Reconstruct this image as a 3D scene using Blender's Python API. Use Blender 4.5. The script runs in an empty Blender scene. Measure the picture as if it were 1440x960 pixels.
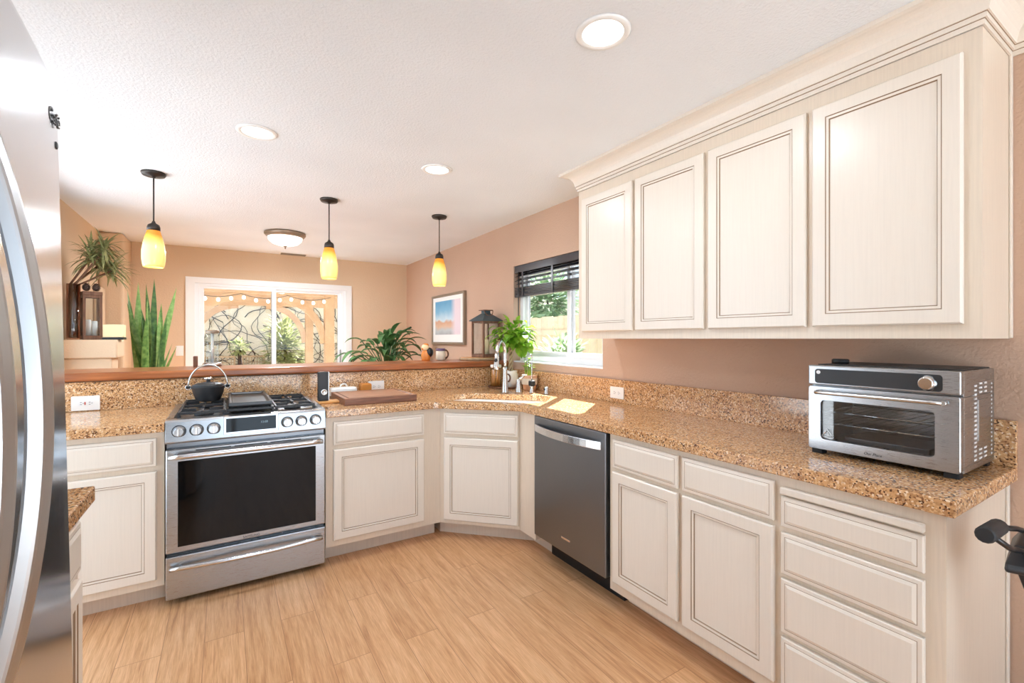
import bpy, bmesh, math, random
from mathutils import Vector, Matrix
random.seed(7)
PI = math.pi
C = bpy.context.scene.collection
SC = bpy.context.scene

# ------------------------------------------------------------------ camera, world, sun, exposure
cam_d = bpy.data.cameras.new('camera'); cam = bpy.data.objects.new('camera', cam_d); C.objects.link(cam)
cam.location = (-2.2018, 0.0, 1.3407)
cam.rotation_euler = (PI/2, 0, -0.5578)
cam_d.sensor_width = 36.0; cam_d.sensor_fit = 'HORIZONTAL'
cam_d.lens = 36.0*646.5/1440.0
cam_d.shift_y = -3.9/1440.0
cam_d.clip_start = 0.02; cam_d.clip_end = 200
SC.camera = cam
SC.view_settings.view_transform = 'Standard'
SC.view_settings.look = 'None'
SC.view_settings.gamma = 1.0
SC.view_settings.use_curve_mapping = False
SC.view_settings.exposure = 0.12
SC.cycles.max_bounces = 10
SC.cycles.diffuse_bounces = 6
SC.cycles.transparent_max_bounces = 16
SC.cycles.sample_clamp_indirect = 8.0
SC.cycles.caustics_reflective = False
SC.cycles.caustics_refractive = False

WORLD_STRENGTH = 3.4
SUN_STRENGTH = 64.0
CAN_WATT = 7.0
DOME_WATT = 40.0
PENDANT_WATT = 1.2

w = bpy.data.worlds.new('sky'); SC.world = w; w.use_nodes = True
bg = w.node_tree.nodes['Background']
bg.inputs['Color'].default_value = (0.66, 0.83, 1.0, 1)
bg.inputs['Strength'].default_value = WORLD_STRENGTH

sun_d = bpy.data.lights.new('sun', 'SUN'); sun = bpy.data.objects.new('sun', sun_d); C.objects.link(sun)
sun_d.energy = SUN_STRENGTH; sun_d.angle = 0.009; sun_d.color = (1.0, 0.98, 0.95)
sun.rotation_euler = Vector((-1.0, -0.8, -1.31)).to_track_quat('-Z', 'Y').to_euler()
sun.location = (8, 8, 12)

# ------------------------------------------------------------------ materials
def lin(c):
    return tuple(((v/255)/12.92 if v/255 <= 0.04045 else ((v/255+0.055)/1.055)**2.4) for v in c)
def col4(c): return lin(c)+(1.0,)
class NT:
    def __init__(s, name):
        s.m = bpy.data.materials.new(name); s.m.use_nodes = True
        s.t = s.m.node_tree; s.b = s.t.nodes['Principled BSDF']; s.out = s.t.nodes['Material Output']
    def n(s, typ, **kw):
        x = s.t.nodes.new(typ)
        for k, v in kw.items():
            if k in x.inputs: x.inputs[k].default_value = v
            else: setattr(x, k, v)
        return x
    def l(s, a, b): s.t.links.new(a, b)
    def coords(s, scale=(1, 1, 1), rot=(0, 0, 0)):
        g = s.n('ShaderNodeNewGeometry'); mp = s.n('ShaderNodeMapping')
        mp.inputs['Scale'].default_value = scale; mp.inputs['Rotation'].default_value = rot
        s.l(g.outputs['Position'], mp.inputs['Vector']); return mp.outputs['Vector']
    def ramp(s, fac, stops, interp='LINEAR'):
        r = s.n('ShaderNodeValToRGB'); r.color_ramp.interpolation = interp
        e = r.color_ramp.elements
        while len(e) < len(stops): e.new(0.5)
        for el, (p, c) in zip(e, stops): el.position = p; el.color = col4(c)
        s.l(fac, r.inputs['Fac']); return r.outputs['Color']
    def noise(s, vec, scale, detail=3, rough=0.5):
        x = s.n('ShaderNodeTexNoise', Scale=scale, Detail=detail, Roughness=rough); s.l(vec, x.inputs['Vector']); return x
    def bump(s, h, strength, dist=0.01):
        b = s.n('ShaderNodeBump', Strength=strength, Distance=dist); s.l(h, b.inputs['Height']); s.l(b.outputs['Normal'], s.b.inputs['Normal'])

def plain(name, c, rough=0.5, metal=0.0, spec=None, emit=None, estr=0.0, coat=0.0):
    k = NT(name); k.b.inputs['Base Color'].default_value = col4(c)
    k.b.inputs['Roughness'].default_value = rough; k.b.inputs['Metallic'].default_value = metal
    if spec is not None: k.b.inputs['Specular IOR Level'].default_value = spec
    if emit: k.b.inputs['Emission Color'].default_value = col4(emit); k.b.inputs['Emission Strength'].default_value = estr
    if coat: k.b.inputs['Coat Weight'].default_value = coat; k.b.inputs['Coat Roughness'].default_value = 0.08
    return k.m
def mottled(name, c1, c2, scale=20, rough=0.5, stretch=(1, 1, 1), bump=0.0, metal=0.0, detail=4):
    k = NT(name); v = k.coords(stretch); nz = k.noise(v, scale, detail)
    k.l(k.ramp(nz.outputs['Fac'], [(0.3, c1), (0.7, c2)]), k.b.inputs['Base Color'])
    k.b.inputs['Roughness'].default_value = rough; k.b.inputs['Metallic'].default_value = metal
    if bump: k.bump(nz.outputs['Fac'], bump)
    return k.m
def wall_mat(name, c, bs=0.35, scale=70):
    k = NT(name); v = k.coords(); nz = k.noise(v, scale, 3)
    big = k.noise(v, 1.3, 2)
    c2 = tuple(x*0.965 for x in c)
    k.l(k.ramp(big.outputs['Fac'], [(0.3, c), (0.7, c2)]), k.b.inputs['Base Color'])
    k.b.inputs['Roughness'].default_value = 0.75
    k.b.inputs['Specular IOR Level'].default_value = 0.25
    k.bump(nz.outputs['Fac'], bs, 0.006); return k.m
def granite_mat():
    k = NT('granite'); v = k.coords()
    vo = k.n('ShaderNodeTexVoronoi', Scale=190.0); k.l(v, vo.inputs['Vector'])
    sep = k.n('ShaderNodeSeparateColor'); k.l(vo.outputs['Color'], sep.inputs['Color'])
    col = k.ramp(sep.outputs['Red'], [(0.0, (92, 64, 48)), (0.08, (142, 100, 70)), (0.18, (188, 143, 100)), (0.42, (208, 163, 116)), (0.72, (220, 182, 138)), (0.9, (234, 212, 182))], 'CONSTANT')
    nz = k.noise(v, 60, 3)
    mx = k.n('ShaderNodeMix'); mx.data_type = 'RGBA'; mx.blend_type = 'MULTIPLY'; mx.inputs[0].default_value = 0.55
    k.l(col, mx.inputs[6]); k.l(k.ramp(nz.outputs['Fac'], [(0.28, (170, 134, 106)), (0.48, (255, 248, 240))]), mx.inputs[7])
    k.l(mx.outputs[2], k.b.inputs['Base Color'])
    k.b.inputs['Roughness'].default_value = 0.13
    return k.m
def floor_mat():
    k = NT('oak_plank'); g = k.n('ShaderNodeNewGeometry'); sp = k.n('ShaderNodeSeparateXYZ'); k.l(g.outputs['Position'], sp.inputs[0])
    cb = k.n('ShaderNodeCombineXYZ'); k.l(sp.outputs['Y'], cb.inputs['X']); k.l(sp.outputs['X'], cb.inputs['Y'])
    br = k.n('ShaderNodeTexBrick'); br.offset = 0.37; br.offset_frequency = 2
    br.inputs['Scale'].default_value = 1.0; br.inputs['Brick Width'].default_value = 1.22; br.inputs['Row Height'].default_value = 0.152
    br.inputs['Mortar Size'].default_value = 0.0012; br.inputs['Mortar Smooth'].default_value = 0.2; br.inputs['Bias'].default_value = 0.0
    br.inputs['Color1'].default_value = (0, 0, 0, 1); br.inputs['Color2'].default_value = (1, 1, 1, 1); br.inputs['Mortar'].default_value = (0.5, 0.5, 0.5, 1)
    k.l(cb.outputs[0], br.inputs['Vector'])
    # per plank shift of the grain
    off = k.n('ShaderNodeVectorMath', operation='SCALE'); off.inputs['Scale'].default_value = 3.7; k.l(br.outputs['Color'], off.inputs[0])
    add = k.n('ShaderNodeVectorMath', operation='ADD'); k.l(cb.outputs[0], add.inputs[0]); k.l(off.outputs[0], add.inputs[1])
    mp = k.n('ShaderNodeMapping'); mp.inputs['Scale'].default_value = (0.8, 13, 1); k.l(add.outputs[0], mp.inputs['Vector'])
    nz = k.noise(mp.outputs[0], 3.0, 8, 0.62); nz.inputs['Distortion'].default_value = 0.9
    grain = k.ramp(nz.outputs['Fac'], [(0.24, (176, 122, 80)), (0.40, (212, 162, 116)), (0.56, (228, 181, 136)), (0.8, (238, 199, 156))])
    mp2 = k.n('ShaderNodeMapping'); mp2.inputs['Scale'].default_value = (3, 80, 1); k.l(add.outputs[0], mp2.inputs['Vector'])
    nf = k.noise(mp2.outputs[0], 4.0, 4, 0.6)
    m1 = k.n('ShaderNodeMix'); m1.data_type = 'RGBA'; m1.blend_type = 'MULTIPLY'; m1.inputs[0].default_value = 0.55
    k.l(grain, m1.inputs[6]); k.l(k.ramp(nf.outputs['Fac'], [(0.3, (205, 180, 160)), (0.62, (255, 255, 255))]), m1.inputs[7])
    m2 = k.n('ShaderNodeMix'); m2.data_type = 'RGBA'; m2.blend_type = 'MULTIPLY'; m2.inputs[0].default_value = 1.0
    k.l(m1.outputs[2], m2.inputs[6]); k.l(k.ramp(br.outputs['Color'], [(0.0, (242, 238, 234)), (1.0, (255, 255, 255))]), m2.inputs[7])
    m3 = k.n('ShaderNodeMix'); m3.data_type = 'RGBA'; k.l(br.outputs['Fac'], m3.inputs[0]); k.l(m2.outputs[2], m3.inputs[6]); m3.inputs[7].default_value = col4((158, 108, 70))
    k.l(m3.outputs[2], k.b.inputs['Base Color'])
    k.b.inputs['Roughness'].default_value = 0.33
    k.bump(nf.outputs['Fac'], 0.06, 0.002); return k.m
def steel_mat(name, c, rough, stretch=(1, 1, 60)):
    k = NT(name); v = k.coords(stretch); nz = k.noise(v, 30, 3)
    k.b.inputs['Base Color'].default_value = col4(c); k.b.inputs['Metallic'].default_value = 1.0
    mr = k.n('ShaderNodeMapRange'); mr.inputs['To Min'].default_value = rough*0.8; mr.inputs['To Max'].default_value = rough*1.25
    k.l(nz.outputs['Fac'], mr.inputs['Value']); k.l(mr.outputs[0], k.b.inputs['Roughness']); return k.m
def pane_mat(name, tint=(1, 1, 1), gloss=0.07, rough=0.0):
    k = NT(name); k.t.nodes.remove(k.b)
    tr = k.n('ShaderNodeBsdfTransparent'); tr.inputs['Color'].default_value = tint+(1,)
    gl = k.n('ShaderNodeBsdfGlossy'); gl.inputs['Roughness'].default_value = rough
    mx = k.n('ShaderNodeMixShader'); mx.inputs[0].default_value = gloss
    k.l(tr.outputs[0], mx.inputs[1]); k.l(gl.outputs[0], mx.inputs[2]); k.l(mx.outputs[0], k.out.inputs['Surface']); return k.m
def shade_mat():
    k = NT('amber_glass'); g = k.n('ShaderNodeNewGeometry'); sp = k.n('ShaderNodeSeparateXYZ'); k.l(g.outputs['Position'], sp.inputs[0])
    mr = k.n('ShaderNodeMapRange'); mr.inputs['From Min'].default_value = 1.79; mr.inputs['From Max'].default_value = 2.03; k.l(sp.outputs['Z'], mr.inputs['Value'])
    nz = k.noise(k.coords((1, 1, 0.5)), 9, 3)
    ad = k.n('ShaderNodeMath', operation='MULTIPLY_ADD'); ad.inputs[1].default_value = 0.25; k.l(nz.outputs['Fac'], ad.inputs[0]); k.l(mr.outputs[0], ad.inputs[2])
    c = k.ramp(ad.outputs[0], [(0.0, (243, 206, 116)), (0.30, (246, 217, 132)), (0.62, (248, 224, 146)), (0.88, (240, 190, 84)), (1.0, (214, 136, 44))])
    k.l(c, k.b.inputs['Base Color']); k.l(c, k.b.inputs['Emission Color']); k.b.inputs['Emission Strength'].default_value = 0.42
    k.b.inputs['Roughness'].default_value = 0.2; return k.m
def paint_mat(name, c, streak=0.016):
    k = NT(name); v = k.coords((26, 26, 0.9)); nz = k.noise(v, 6, 4, 0.6)
    c2 = tuple(x*(1-streak) for x in c)
    k.l(k.ramp(nz.outputs['Fac'], [(0.3, c2), (0.6, c)]), k.b.inputs['Base Color'])
    k.b.inputs['Roughness'].default_value = 0.3; return k.m
def leaf_mat(name, c1, c2, scale=14, trans=0.25):
    k = NT(name); v = k.coords(); nz = k.noise(v, scale, 3)
    c = k.ramp(nz.outputs['Fac'], [(0.32, c1), (0.68, c2)])
    k.l(c, k.b.inputs['Base Color']); k.b.inputs['Roughness'].default_value = 0.4
    if trans:
        t = k.n('ShaderNodeBsdfTranslucent'); k.l(c, t.inputs['Color']); mx = k.n('ShaderNodeMixShader'); mx.inputs[0].default_value = trans
        k.l(k.b.outputs[0], mx.inputs[1]); k.l(t.outputs[0], mx.inputs[2]); k.l(mx.outputs[0], k.out.inputs['Surface'])
    return k.m
M = {}
M['cream'] = paint_mat('cream_paint', (228, 218, 205))
M['glaze'] = plain('brown_glaze', (142, 116, 90), 0.5)
M['frame'] = paint_mat('cream_frame_paint', (222, 207, 188), 0.03)
M['toe'] = paint_mat('toe_paint', (214, 198, 180), 0.04)
M['granite'] = granite_mat()
M['floor'] = floor_mat()
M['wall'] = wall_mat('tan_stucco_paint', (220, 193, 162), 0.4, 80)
M['wallr'] = wall_mat('tan_stucco_shaded', (199, 168, 146), 0.55, 75)  # same wall tan, with the right wall's dimmer, pinker light in the colour
M['ceil'] = wall_mat('white_ceiling', (236, 240, 244), 0.5, 95)
M['white'] = plain('white_trim', (238, 238, 236), 0.4)
M['vinyl'] = plain('white_vinyl', (235, 237, 238), 0.35)
M['plate'] = plain('white_plastic', (242, 240, 236), 0.3)
M['steel'] = steel_mat('brushed_steel', (178, 180, 183), 0.28)
M['steelh'] = steel_mat('brushed_steel_bar', (214, 214, 214), 0.22, (60, 1, 1))
M['steeld'] = steel_mat('dark_steel', (132, 135, 140), 0.33)
M['chrome'] = plain('chrome', (225, 225, 225), 0.08, 1.0)
M['nickel'] = plain('brushed_nickel', (205, 203, 200), 0.25, 1.0)
M['fhandle'] = steel_mat('fridge_handle_steel', (180, 180, 181), 0.34)
M['fridge'] = steel_mat('fridge_steel', (206, 208, 211), 0.17)
M['black'] = plain('black_enamel', (24, 24, 26), 0.3)
M['blackg'] = plain('black_glass', (10, 10, 11), 0.05, spec=0.35)
M['iron'] = plain('cast_iron', (40, 40, 42), 0.45)
M['rubber'] = plain('black_rubber', (32, 32, 34), 0.6)
M['griddle'] = plain('griddle_coating', (70, 72, 74), 0.35, 0.5)
M['wood'] = mottled('bar_walnut', (128, 68, 34), (178, 108, 62), 6, 0.28, (0.6, 6, 8), detail=6)
M['board'] = mottled('walnut_board', (98, 62, 46), (142, 96, 72), 7, 0.45, (1.2, 14, 14), detail=6)
M['boardt'] = mottled('walnut_board_top', (150, 104, 78), (186, 140, 108), 7, 0.45, (1.2, 14, 3), detail=6)
M['bamboo'] = mottled('bamboo', (212, 150, 82), (228, 172, 104), 8, 0.4, (1, 10, 10))
M['twood'] = mottled('brown_wood', (94, 60, 42), (132, 92, 66), 9, 0.5, (8, 8, 1))
M['ceramic'] = plain('white_ceramic', (240, 238, 232), 0.15)
M['amber'] = plain('amber_soap', (206, 134, 58), 0.2)
M['glass'] = pane_mat('window_glass', (0.62, 0.62, 0.62), 0.025)
M['clear'] = pane_mat('clear_glass', (0.93, 0.95, 0.95), 0.06)
M['smoke'] = pane_mat('smoky_glass', (0.70, 0.56, 0.50), 0.14, 0.02)
M['jar'] = pane_mat('amber_jar_glass', (0.99, 0.95, 0.86), 0.08)
M['ovglass'] = pane_mat('oven_glass', (0.84, 0.85, 0.86), 0.05, 0.02)
M['shade'] = shade_mat()
M['bronze'] = plain('dark_bronze', (58, 52, 48), 0.4, 0.6)
M['bronzel'] = plain('pewter_bronze', (150, 134, 116), 0.4, 0.5)
M['bulb'] = plain('lamp_lens', (255, 252, 246), 0.4, emit=(255, 250, 242), estr=3.0)
M['bowl'] = plain('frosted_bowl', (255, 250, 242), 0.4, emit=(255, 247, 236), estr=1.3)
M['tinyb'] = plain('string_bulb', (255, 250, 236), 0.3, emit=(255, 246, 226), estr=6)
M['slat'] = plain('dark_espresso_slat', (52, 50, 54), 0.22)
M['candle'] = plain('cream_candle', (240, 220, 176), 0.5)
M['candlew'] = plain('white_candle', (240, 238, 234), 0.5)
M['creambox'] = plain('cream_shade', (244, 222, 176), 0.6)
M['snake'] = leaf_mat('snake_leaf', (60, 104, 44), (124, 160, 84), 26, 0.15)
M['snake2'] = leaf_mat('snake_leaf_pale', (104, 146, 72), (150, 184, 110), 30, 0.15)
M['snake3'] = leaf_mat('snake_leaf_deep', (44, 84, 40), (92, 130, 66), 26, 0.15)
M['leafd'] = leaf_mat('dark_leaf', (44, 82, 44), (92, 132, 78), 16)
M['leafy'] = leaf_mat('bright_leaf', (96, 150, 36), (164, 200, 70), 14, 0.45)
M['dracaena'] = leaf_mat('dracaena_leaf', (96, 104, 62), (168, 166, 112), 20, 0.15)
M['stem'] = mottled('pale_stem', (150, 126, 96), (186, 164, 130), 20, 0.6)
M['soil'] = plain('soil', (60, 44, 34), 0.9)
M['terra'] = mottled('terracotta_cream_pot', (206, 150, 112), (222, 176, 138), 12, 0.5)
M['potcream'] = plain('cream_pot', (226, 214, 194), 0.4)
M['pottan'] = mottled('woven_planter', (150, 116, 84), (178, 142, 106), 40, 0.7)
M['roof'] = plain('blue_grey_metal', (66, 84, 92), 0.4, 0.4)
M['cone'] = mottled('pine_cone', (60, 44, 38), (98, 74, 62), 60, 0.7)
M['stone'] = mottled('stucco_wall_outside', (240, 222, 190), (250, 236, 208), 3, 0.9)
M['cedar'] = mottled('cedar', (186, 152, 116), (206, 174, 138), 5, 0.7, (1, 1, 1))
M['vine'] = plain('vine_stem', (62, 46, 38), 0.9)
M['fence'] = mottled('fence_board', (204, 196, 168), (226, 218, 192), 5, 0.8, (1, 1, 0.3))
M['grassy'] = mottled('patio_ground', (164, 168, 172), (180, 184, 188), 4, 0.9)
M['bush'] = leaf_mat('bush_leaf', (132, 142, 92), (196, 198, 140), 6, 0.4)
M['treel'] = leaf_mat('tree_leaf', (128, 158, 124), (186, 206, 168), 5, 0.4)
M['display'] = plain('display_digits', (120, 140, 150), 0.4, emit=(150, 180, 190), estr=0.25)
M['ink'] = plain('dark_ink', (40, 40, 42), 0.5)
M['inkl'] = plain('light_ink', (225, 226, 228), 0.4)
M['red'] = plain('red_button', (190, 60, 50), 0.4)
M['orange'] = plain('orange_glaze', (226, 140, 64), 0.25)
M['dining'] = mottled('dining_table_wood', (120, 84, 58), (150, 110, 80), 6, 0.4, (1, 10, 1))

# ------------------------------------------------------------------ mesh builder
class MB:
    def __init__(s, org=(0, 0, 0), xf=None):
        s.v = []; s.f = []; s.m = []; s.sm = []; s.org = Vector(org); s.xf = xf
    def add(s, p):
        if s.xf: p = s.xf(*p)
        s.v.append(Vector(p)-s.org); return len(s.v)-1
    def face(s, idx, m=0, smooth=False): s.f.append(tuple(idx)); s.m.append(m); s.sm.append(smooth)
    def box(s, x0, y0, z0, x1, y1, z1, m=0):
        a = [s.add(p) for p in ((x0, y0, z0), (x1, y0, z0), (x1, y1, z0), (x0, y1, z0), (x0, y0, z1), (x1, y0, z1), (x1, y1, z1), (x0, y1, z1))]
        for q in ((0, 3, 2, 1), (4, 5, 6, 7), (0, 1, 5, 4), (1, 2, 6, 5), (2, 3, 7, 6), (3, 0, 4, 7)): s.face([a[i] for i in q], m)
        return s
    def rings(s, rings, m=0, smooth=False, caps=(True, True), closed=True, mats=None):
        R = [[s.add(p) for p in r] for r in rings]; n = len(R[0])
        for i in range(len(R)-1):
            mm = mats[i] if mats else m
            for j in range(n if closed else n-1):
                k = (j+1) % n; s.face((R[i][j], R[i][k], R[i+1][k], R[i+1][j]), mm, smooth)
        if caps[0]: s.face(R[0][::-1], mats[0] if mats else m)
        if caps[1]: s.face(R[-1], mats[-1] if mats else m)
        return s
    def prism(s, poly, axis, a, b, m=0, smooth=False):
        def P(u, v, t):
            return {'x': (t, u, v), 'y': (u, t, v), 'z': (u, v, t)}[axis]
        return s.rings([[P(u, v, a) for u, v in poly], [P(u, v, b) for u, v in poly]], m, smooth)
    def lathe(s, prof, c=(0, 0, 0), seg=24, m=0, axis='z', smooth=True, caps=(True, True), mats=None, sx=1, sy=1):
        rs = []
        for r, z in prof:
            ring = []
            for i in range(seg):
                a = 2*PI*i/seg; u = r*math.cos(a)*sx; v = r*math.sin(a)*sy
                if axis == 'z': p = (c[0]+u, c[1]+v, c[2]+z)
                elif axis == 'y': p = (c[0]+u, c[1]+z, c[2]+v)
                else: p = (c[0]+z, c[1]+u, c[2]+v)
                ring.append(p)
            rs.append(ring)
        return s.rings(rs, m, smooth, caps, True, mats)
    def tube(s, pts, r, seg=10, m=0, smooth=True, sq=1.0):
        pts = [Vector(p) for p in pts]; n = len(pts); rs = []
        up = None
        for i, p in enumerate(pts):
            d = (pts[min(i+1, n-1)]-pts[max(i-1, 0)]).normalized()
            if up is None:
                up = Vector((0, 0, 1)) if abs(d.z) < 0.9 else Vector((1, 0, 0))
            a = d.cross(up).normalized(); b = a.cross(d).normalized(); up = b
            rr = r[i] if isinstance(r, (list, tuple)) else r
            rs.append([tuple(p+a*(rr*math.cos(2*PI*k/seg))+b*(rr*sq*math.sin(2*PI*k/seg))) for k in range(seg)])
        return s.rings(rs, m, smooth)
    def sphere(s, c, r, m=0, seg=14, rg=8, sz=1.0):
        prof = [(max(1e-4, r*math.sin(PI*i/rg)), -r*sz*math.cos(PI*i/rg)) for i in range(rg+1)]
        return s.lathe(prof, c, seg, m)
    def leaf(s, base, d, L, wd, droop=0.3, m=0, n=5, side=None, fold=0.15, taper=0.35):
        p = Vector(base); d = Vector(d).normalized()
        sd = Vector(side) if side else d.cross(Vector((0, 0, 1)))
        if sd.length < 1e-3: sd = Vector((1, 0, 0))
        sd.normalize(); prev = None
        for i in range(n+1):
            t = i/n
            ww = wd*math.sin(PI*min(1, max(0.02, taper*0.5+t*(1-taper*0.5))))
            if i == n: ww = wd*0.02
            nn = sd.cross(d).normalized()
            a = s.add(p-sd*ww/2+nn*ww*fold); b = s.add(p); c = s.add(p+sd*ww/2+nn*ww*fold)
            if prev:
                s.face((prev[0], prev[1], b, a), m, True); s.face((prev[1], prev[2], c, b), m, True)
            prev = (a, b, c)
            p = p+d*(L/n); d = (d+Vector((0, 0, -1))*droop/n).normalized()
    def build(s, name, mats, parent=None, bevel=0.0, seg=2, recalc=True):
        me = bpy.data.meshes.new(name); me.from_pydata([tuple(v) for v in s.v], [], s.f)
        for mm in (mats if isinstance(mats, (list, tuple)) else [mats]): me.materials.append(M[mm])
        for p, a, b in zip(me.polygons, s.m, s.sm): p.material_index = a; p.use_smooth = b
        if recalc:
            bm = bmesh.new(); bm.from_mesh(me); bmesh.ops.recalc_face_normals(bm, faces=bm.faces); bm.to_mesh(me); bm.free()
        o = bpy.data.objects.new(name, me); C.objects.link(o)
        if parent: o.parent = parent
        else: o.location = s.org
        if bevel:
            md = o.modifiers.new('bevel', 'BEVEL'); md.width = bevel; md.segments = seg; md.limit_method = 'ANGLE'; md.angle_limit = 0.6; md.harden_normals = False
        return o
def thing(name, label, cat, loc, group=None, rot=(0, 0, 0)):
    o = bpy.data.objects.new(name, None); C.objects.link(o); o.location = loc; o.rotation_euler = rot
    o.empty_display_size = 0.05; o['label'] = label; o['category'] = cat
    if group: o['group'] = group
    return o
def tag(o, label, cat, group=None, kind=None):
    o['label'] = label; o['category'] = cat
    if group: o['group'] = group
    if kind: o['kind'] = kind
    return o
def struct(o, label=None):
    o['kind'] = 'structure'
    if label: o['label'] = label
    return o
def children(o): return [c for c in C.objects if c.parent == o]
def dup(o, loc=None, label=None, parent=None, dz=None):
    c = o.copy(); C.objects.link(c)
    if parent: c.parent = parent
    if loc: c.location = loc
    if label: c['label'] = label
    for ch in children(o): dup(ch, None, None, c)
    return c
def text_mesh(body, size, mtx, name, mat, parent=None, org=(0, 0, 0), ext=0.0006, shear=0.0):
    cu = bpy.data.curves.new(name, 'FONT'); cu.body = body; cu.size = size; cu.extrude = ext; cu.align_x = 'CENTER'; cu.align_y = 'CENTER'; cu.shear = shear
    t = bpy.data.objects.new(name, cu); C.objects.link(t)
    bpy.context.view_layer.update()
    me = bpy.data.meshes.new_from_object(t); bpy.data.objects.remove(t)
    me.transform(Matrix.Translation(-Vector(org)) @ mtx)
    me.materials.clear(); me.materials.append(M[mat])
    o = bpy.data.objects.new(name, me); C.objects.link(o)
    if parent: o.parent = parent
    return o
def basis(o, x, y):
    x = Vector(x).normalized(); y = Vector(y).normalized(); z = x.cross(y)
    return Matrix(((x.x, y.x, z.x, o[0]), (x.y, y.y, z.y, o[1]), (x.z, y.z, z.z, o[2]), (0, 0, 0, 1)))
FACE_MX = lambda o: basis(o, (0, -1, 0), (0, 0, 1))     # text on a surface facing -X
FACE_MY = lambda o: basis(o, (1, 0, 0), (0, 0, 1))      # facing -Y
FACE_PX = lambda o: basis(o, (0, 1, 0), (0, 0, 1))      # facing +X

# ------------------------------------------------------------------ setting
ZC = 2.388
WL = -3.25       # left wall
YB = 6.37        # back wall
YR = -1.7        # rear wall
CT = 0.92        # counter top
CB = 0.876

struct(MB().box(WL-0.15, YR-0.15, -0.1, 0.15, YB+0.15, 0.0).build('floor', 'floor'), 'light oak plank floor')
struct(MB().box(WL-0.15, YR-0.15, ZC, 0.15, YB+0.15, ZC+0.12).build('ceiling', 'ceil'), 'white textured ceiling')
def wall_with_holes(name, mat, axis, t0, t1, a0, a1, z0, z1, holes):
    b = MB()
    def bx(u0, u1, q0, q1):
        if u1-u0 < 1e-4 or q1-q0 < 1e-4: return
        if axis == 'x': b.box(t0, u0, q0, t1, u1, q1)
        else: b.box(u0, t0, q0, u1, t1, q1)
    u = a0
    for (h0, h1, q0, q1) in sorted(holes):
        bx(u, h0, z0, z1); bx(h0, h1, z0, q0); bx(h0, h1, q1, z1); u = h1
    bx(u, a1, z0, z1)
    return struct(b.build(name, mat))
WY0, WY1, WZ0, WZ1 = 2.35, 3.50, 1.132, 1.99
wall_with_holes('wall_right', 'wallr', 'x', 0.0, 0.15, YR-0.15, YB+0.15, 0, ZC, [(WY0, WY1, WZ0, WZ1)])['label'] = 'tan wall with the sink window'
SX0, SX1, SZ1 = -2.50, -0.835, 1.985
wall_with_holes('wall_back', 'wall', 'y', YB, YB+0.15, WL-0.15, 0.0, 0, ZC, [(SX0, SX1, 0.0, SZ1)])['label'] = 'tan wall with the sliding patio door'
wall_with_holes('wall_left', 'wall', 'x', WL-0.15, WL, YR-0.15, YB, 0, ZC, [(1.98, 4.55, 0.02, 2.28)])  # unseen framed opening added in this wall to let daylight in
b = MB()
for y in (1.98, 2.82, 3.67, 4.50): b.box(WL-0.11, y, 0.02, WL-0.04, y+0.05, 2.28)
b.box(WL-0.11, 2.03, 0.02, WL-0.04, 4.5, 0.07); b.box(WL-0.11, 2.03, 2.22, WL-0.04, 4.5, 2.28)
struct(b.build('daylight_opening_left', 'vinyl', bevel=0.003), 'white frame of an unseen opening added on the left side for daylight')
b = MB()
for x in (-3.10, -2.13, -1.16, -0.20): b.box(x, YR-0.11, 0.02, x+0.05, YR-0.04, 2.28)
b.box(-3.05, YR-0.11, 0.02, -0.2, YR-0.04, 0.07); b.box(-3.05, YR-0.11, 2.22, -0.2, YR-0.04, 2.28)
struct(b.build('daylight_opening_rear', 'vinyl', bevel=0.003), 'white frame of an unseen opening added behind the camera for daylight')
wall_with_holes('wall_rear', 'wall', 'y', YR-0.15, YR, WL, 0.0, 0, ZC, [(-3.10, -0.15, 0.02, 2.28)])  # wide framed opening added out of view as a daylight source
# wall jog beside the slider and the raised panel over the ledge
b = MB(); b.box(WL, 5.91, 0, -3.055, YB, ZC); struct(b.build('wall_left_jog', 'wall', bevel=0.03, seg=4))
b = MB(); b.box(WL, 5.70, 1.20, -3.19, 5.905, 1.835); struct(b.build('wall_left_pilaster', 'wall', bevel=0.02, seg=3))
# low wall under the bar, faced with granite on the kitchen side
b = MB(); b.box(WL, 3.59, 0, -0.002, 3.72, 1.09); struct(b.build('wall_bar', 'wall'), 'low wall under the raised wooden bar')
# sliding patio door (door_1)
b = MB()
for (x0, x1, z0, z1) in ((-2.582, SX0+0.005, 0, 2.045), (SX1-0.005, -0.767, 0, 2.045), (SX0+0.005, SX1-0.005, SZ1-0.006, 2.045)):
    b.box(x0, YB-0.022, z0, x1, YB-0.001, z1)
struct(b.build('trim_1', 'white'), 'white casing round the patio door')
b = MB()
b.box(SX0+0.0005, YB, 0, SX0+0.045, YB+0.12, SZ1-0.0005); b.box(SX1-0.045, YB, 0, SX1-0.0005, YB+0.12, SZ1-0.0005); b.box(SX0+0.045, YB, SZ1-0.035, SX1-0.045, YB+0.12, SZ1-0.0005); b.box(SX0+0.045, YB, 0, SX1-0.045, YB+0.12, 0.03)
d1 = b.build('door_1', 'vinyl'); struct(d1, 'white framed sliding glass patio door')
def sash(x0, x1, y, parent, nm):
    b = MB(); st = 0.045
    b.box(x0, y, 0.03, x0+st, y+0.035, SZ1-0.035); b.box(x1-st, y, 0.03, x1, y+0.035, SZ1-0.035)
    b.box(x0+st, y, 0.03, x1-st, y+0.035, 0.10); b.box(x0+st, y, SZ1-0.06, x1-st, y+0.035, SZ1-0.035)
    s = b.build('door_sash', 'vinyl', parent)
    g = MB(); g.box(x0+st, y+0.014, 0.10, x1-st, y+0.02, SZ1-0.06); g.build('glass_pane', 'glass', s)
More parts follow.
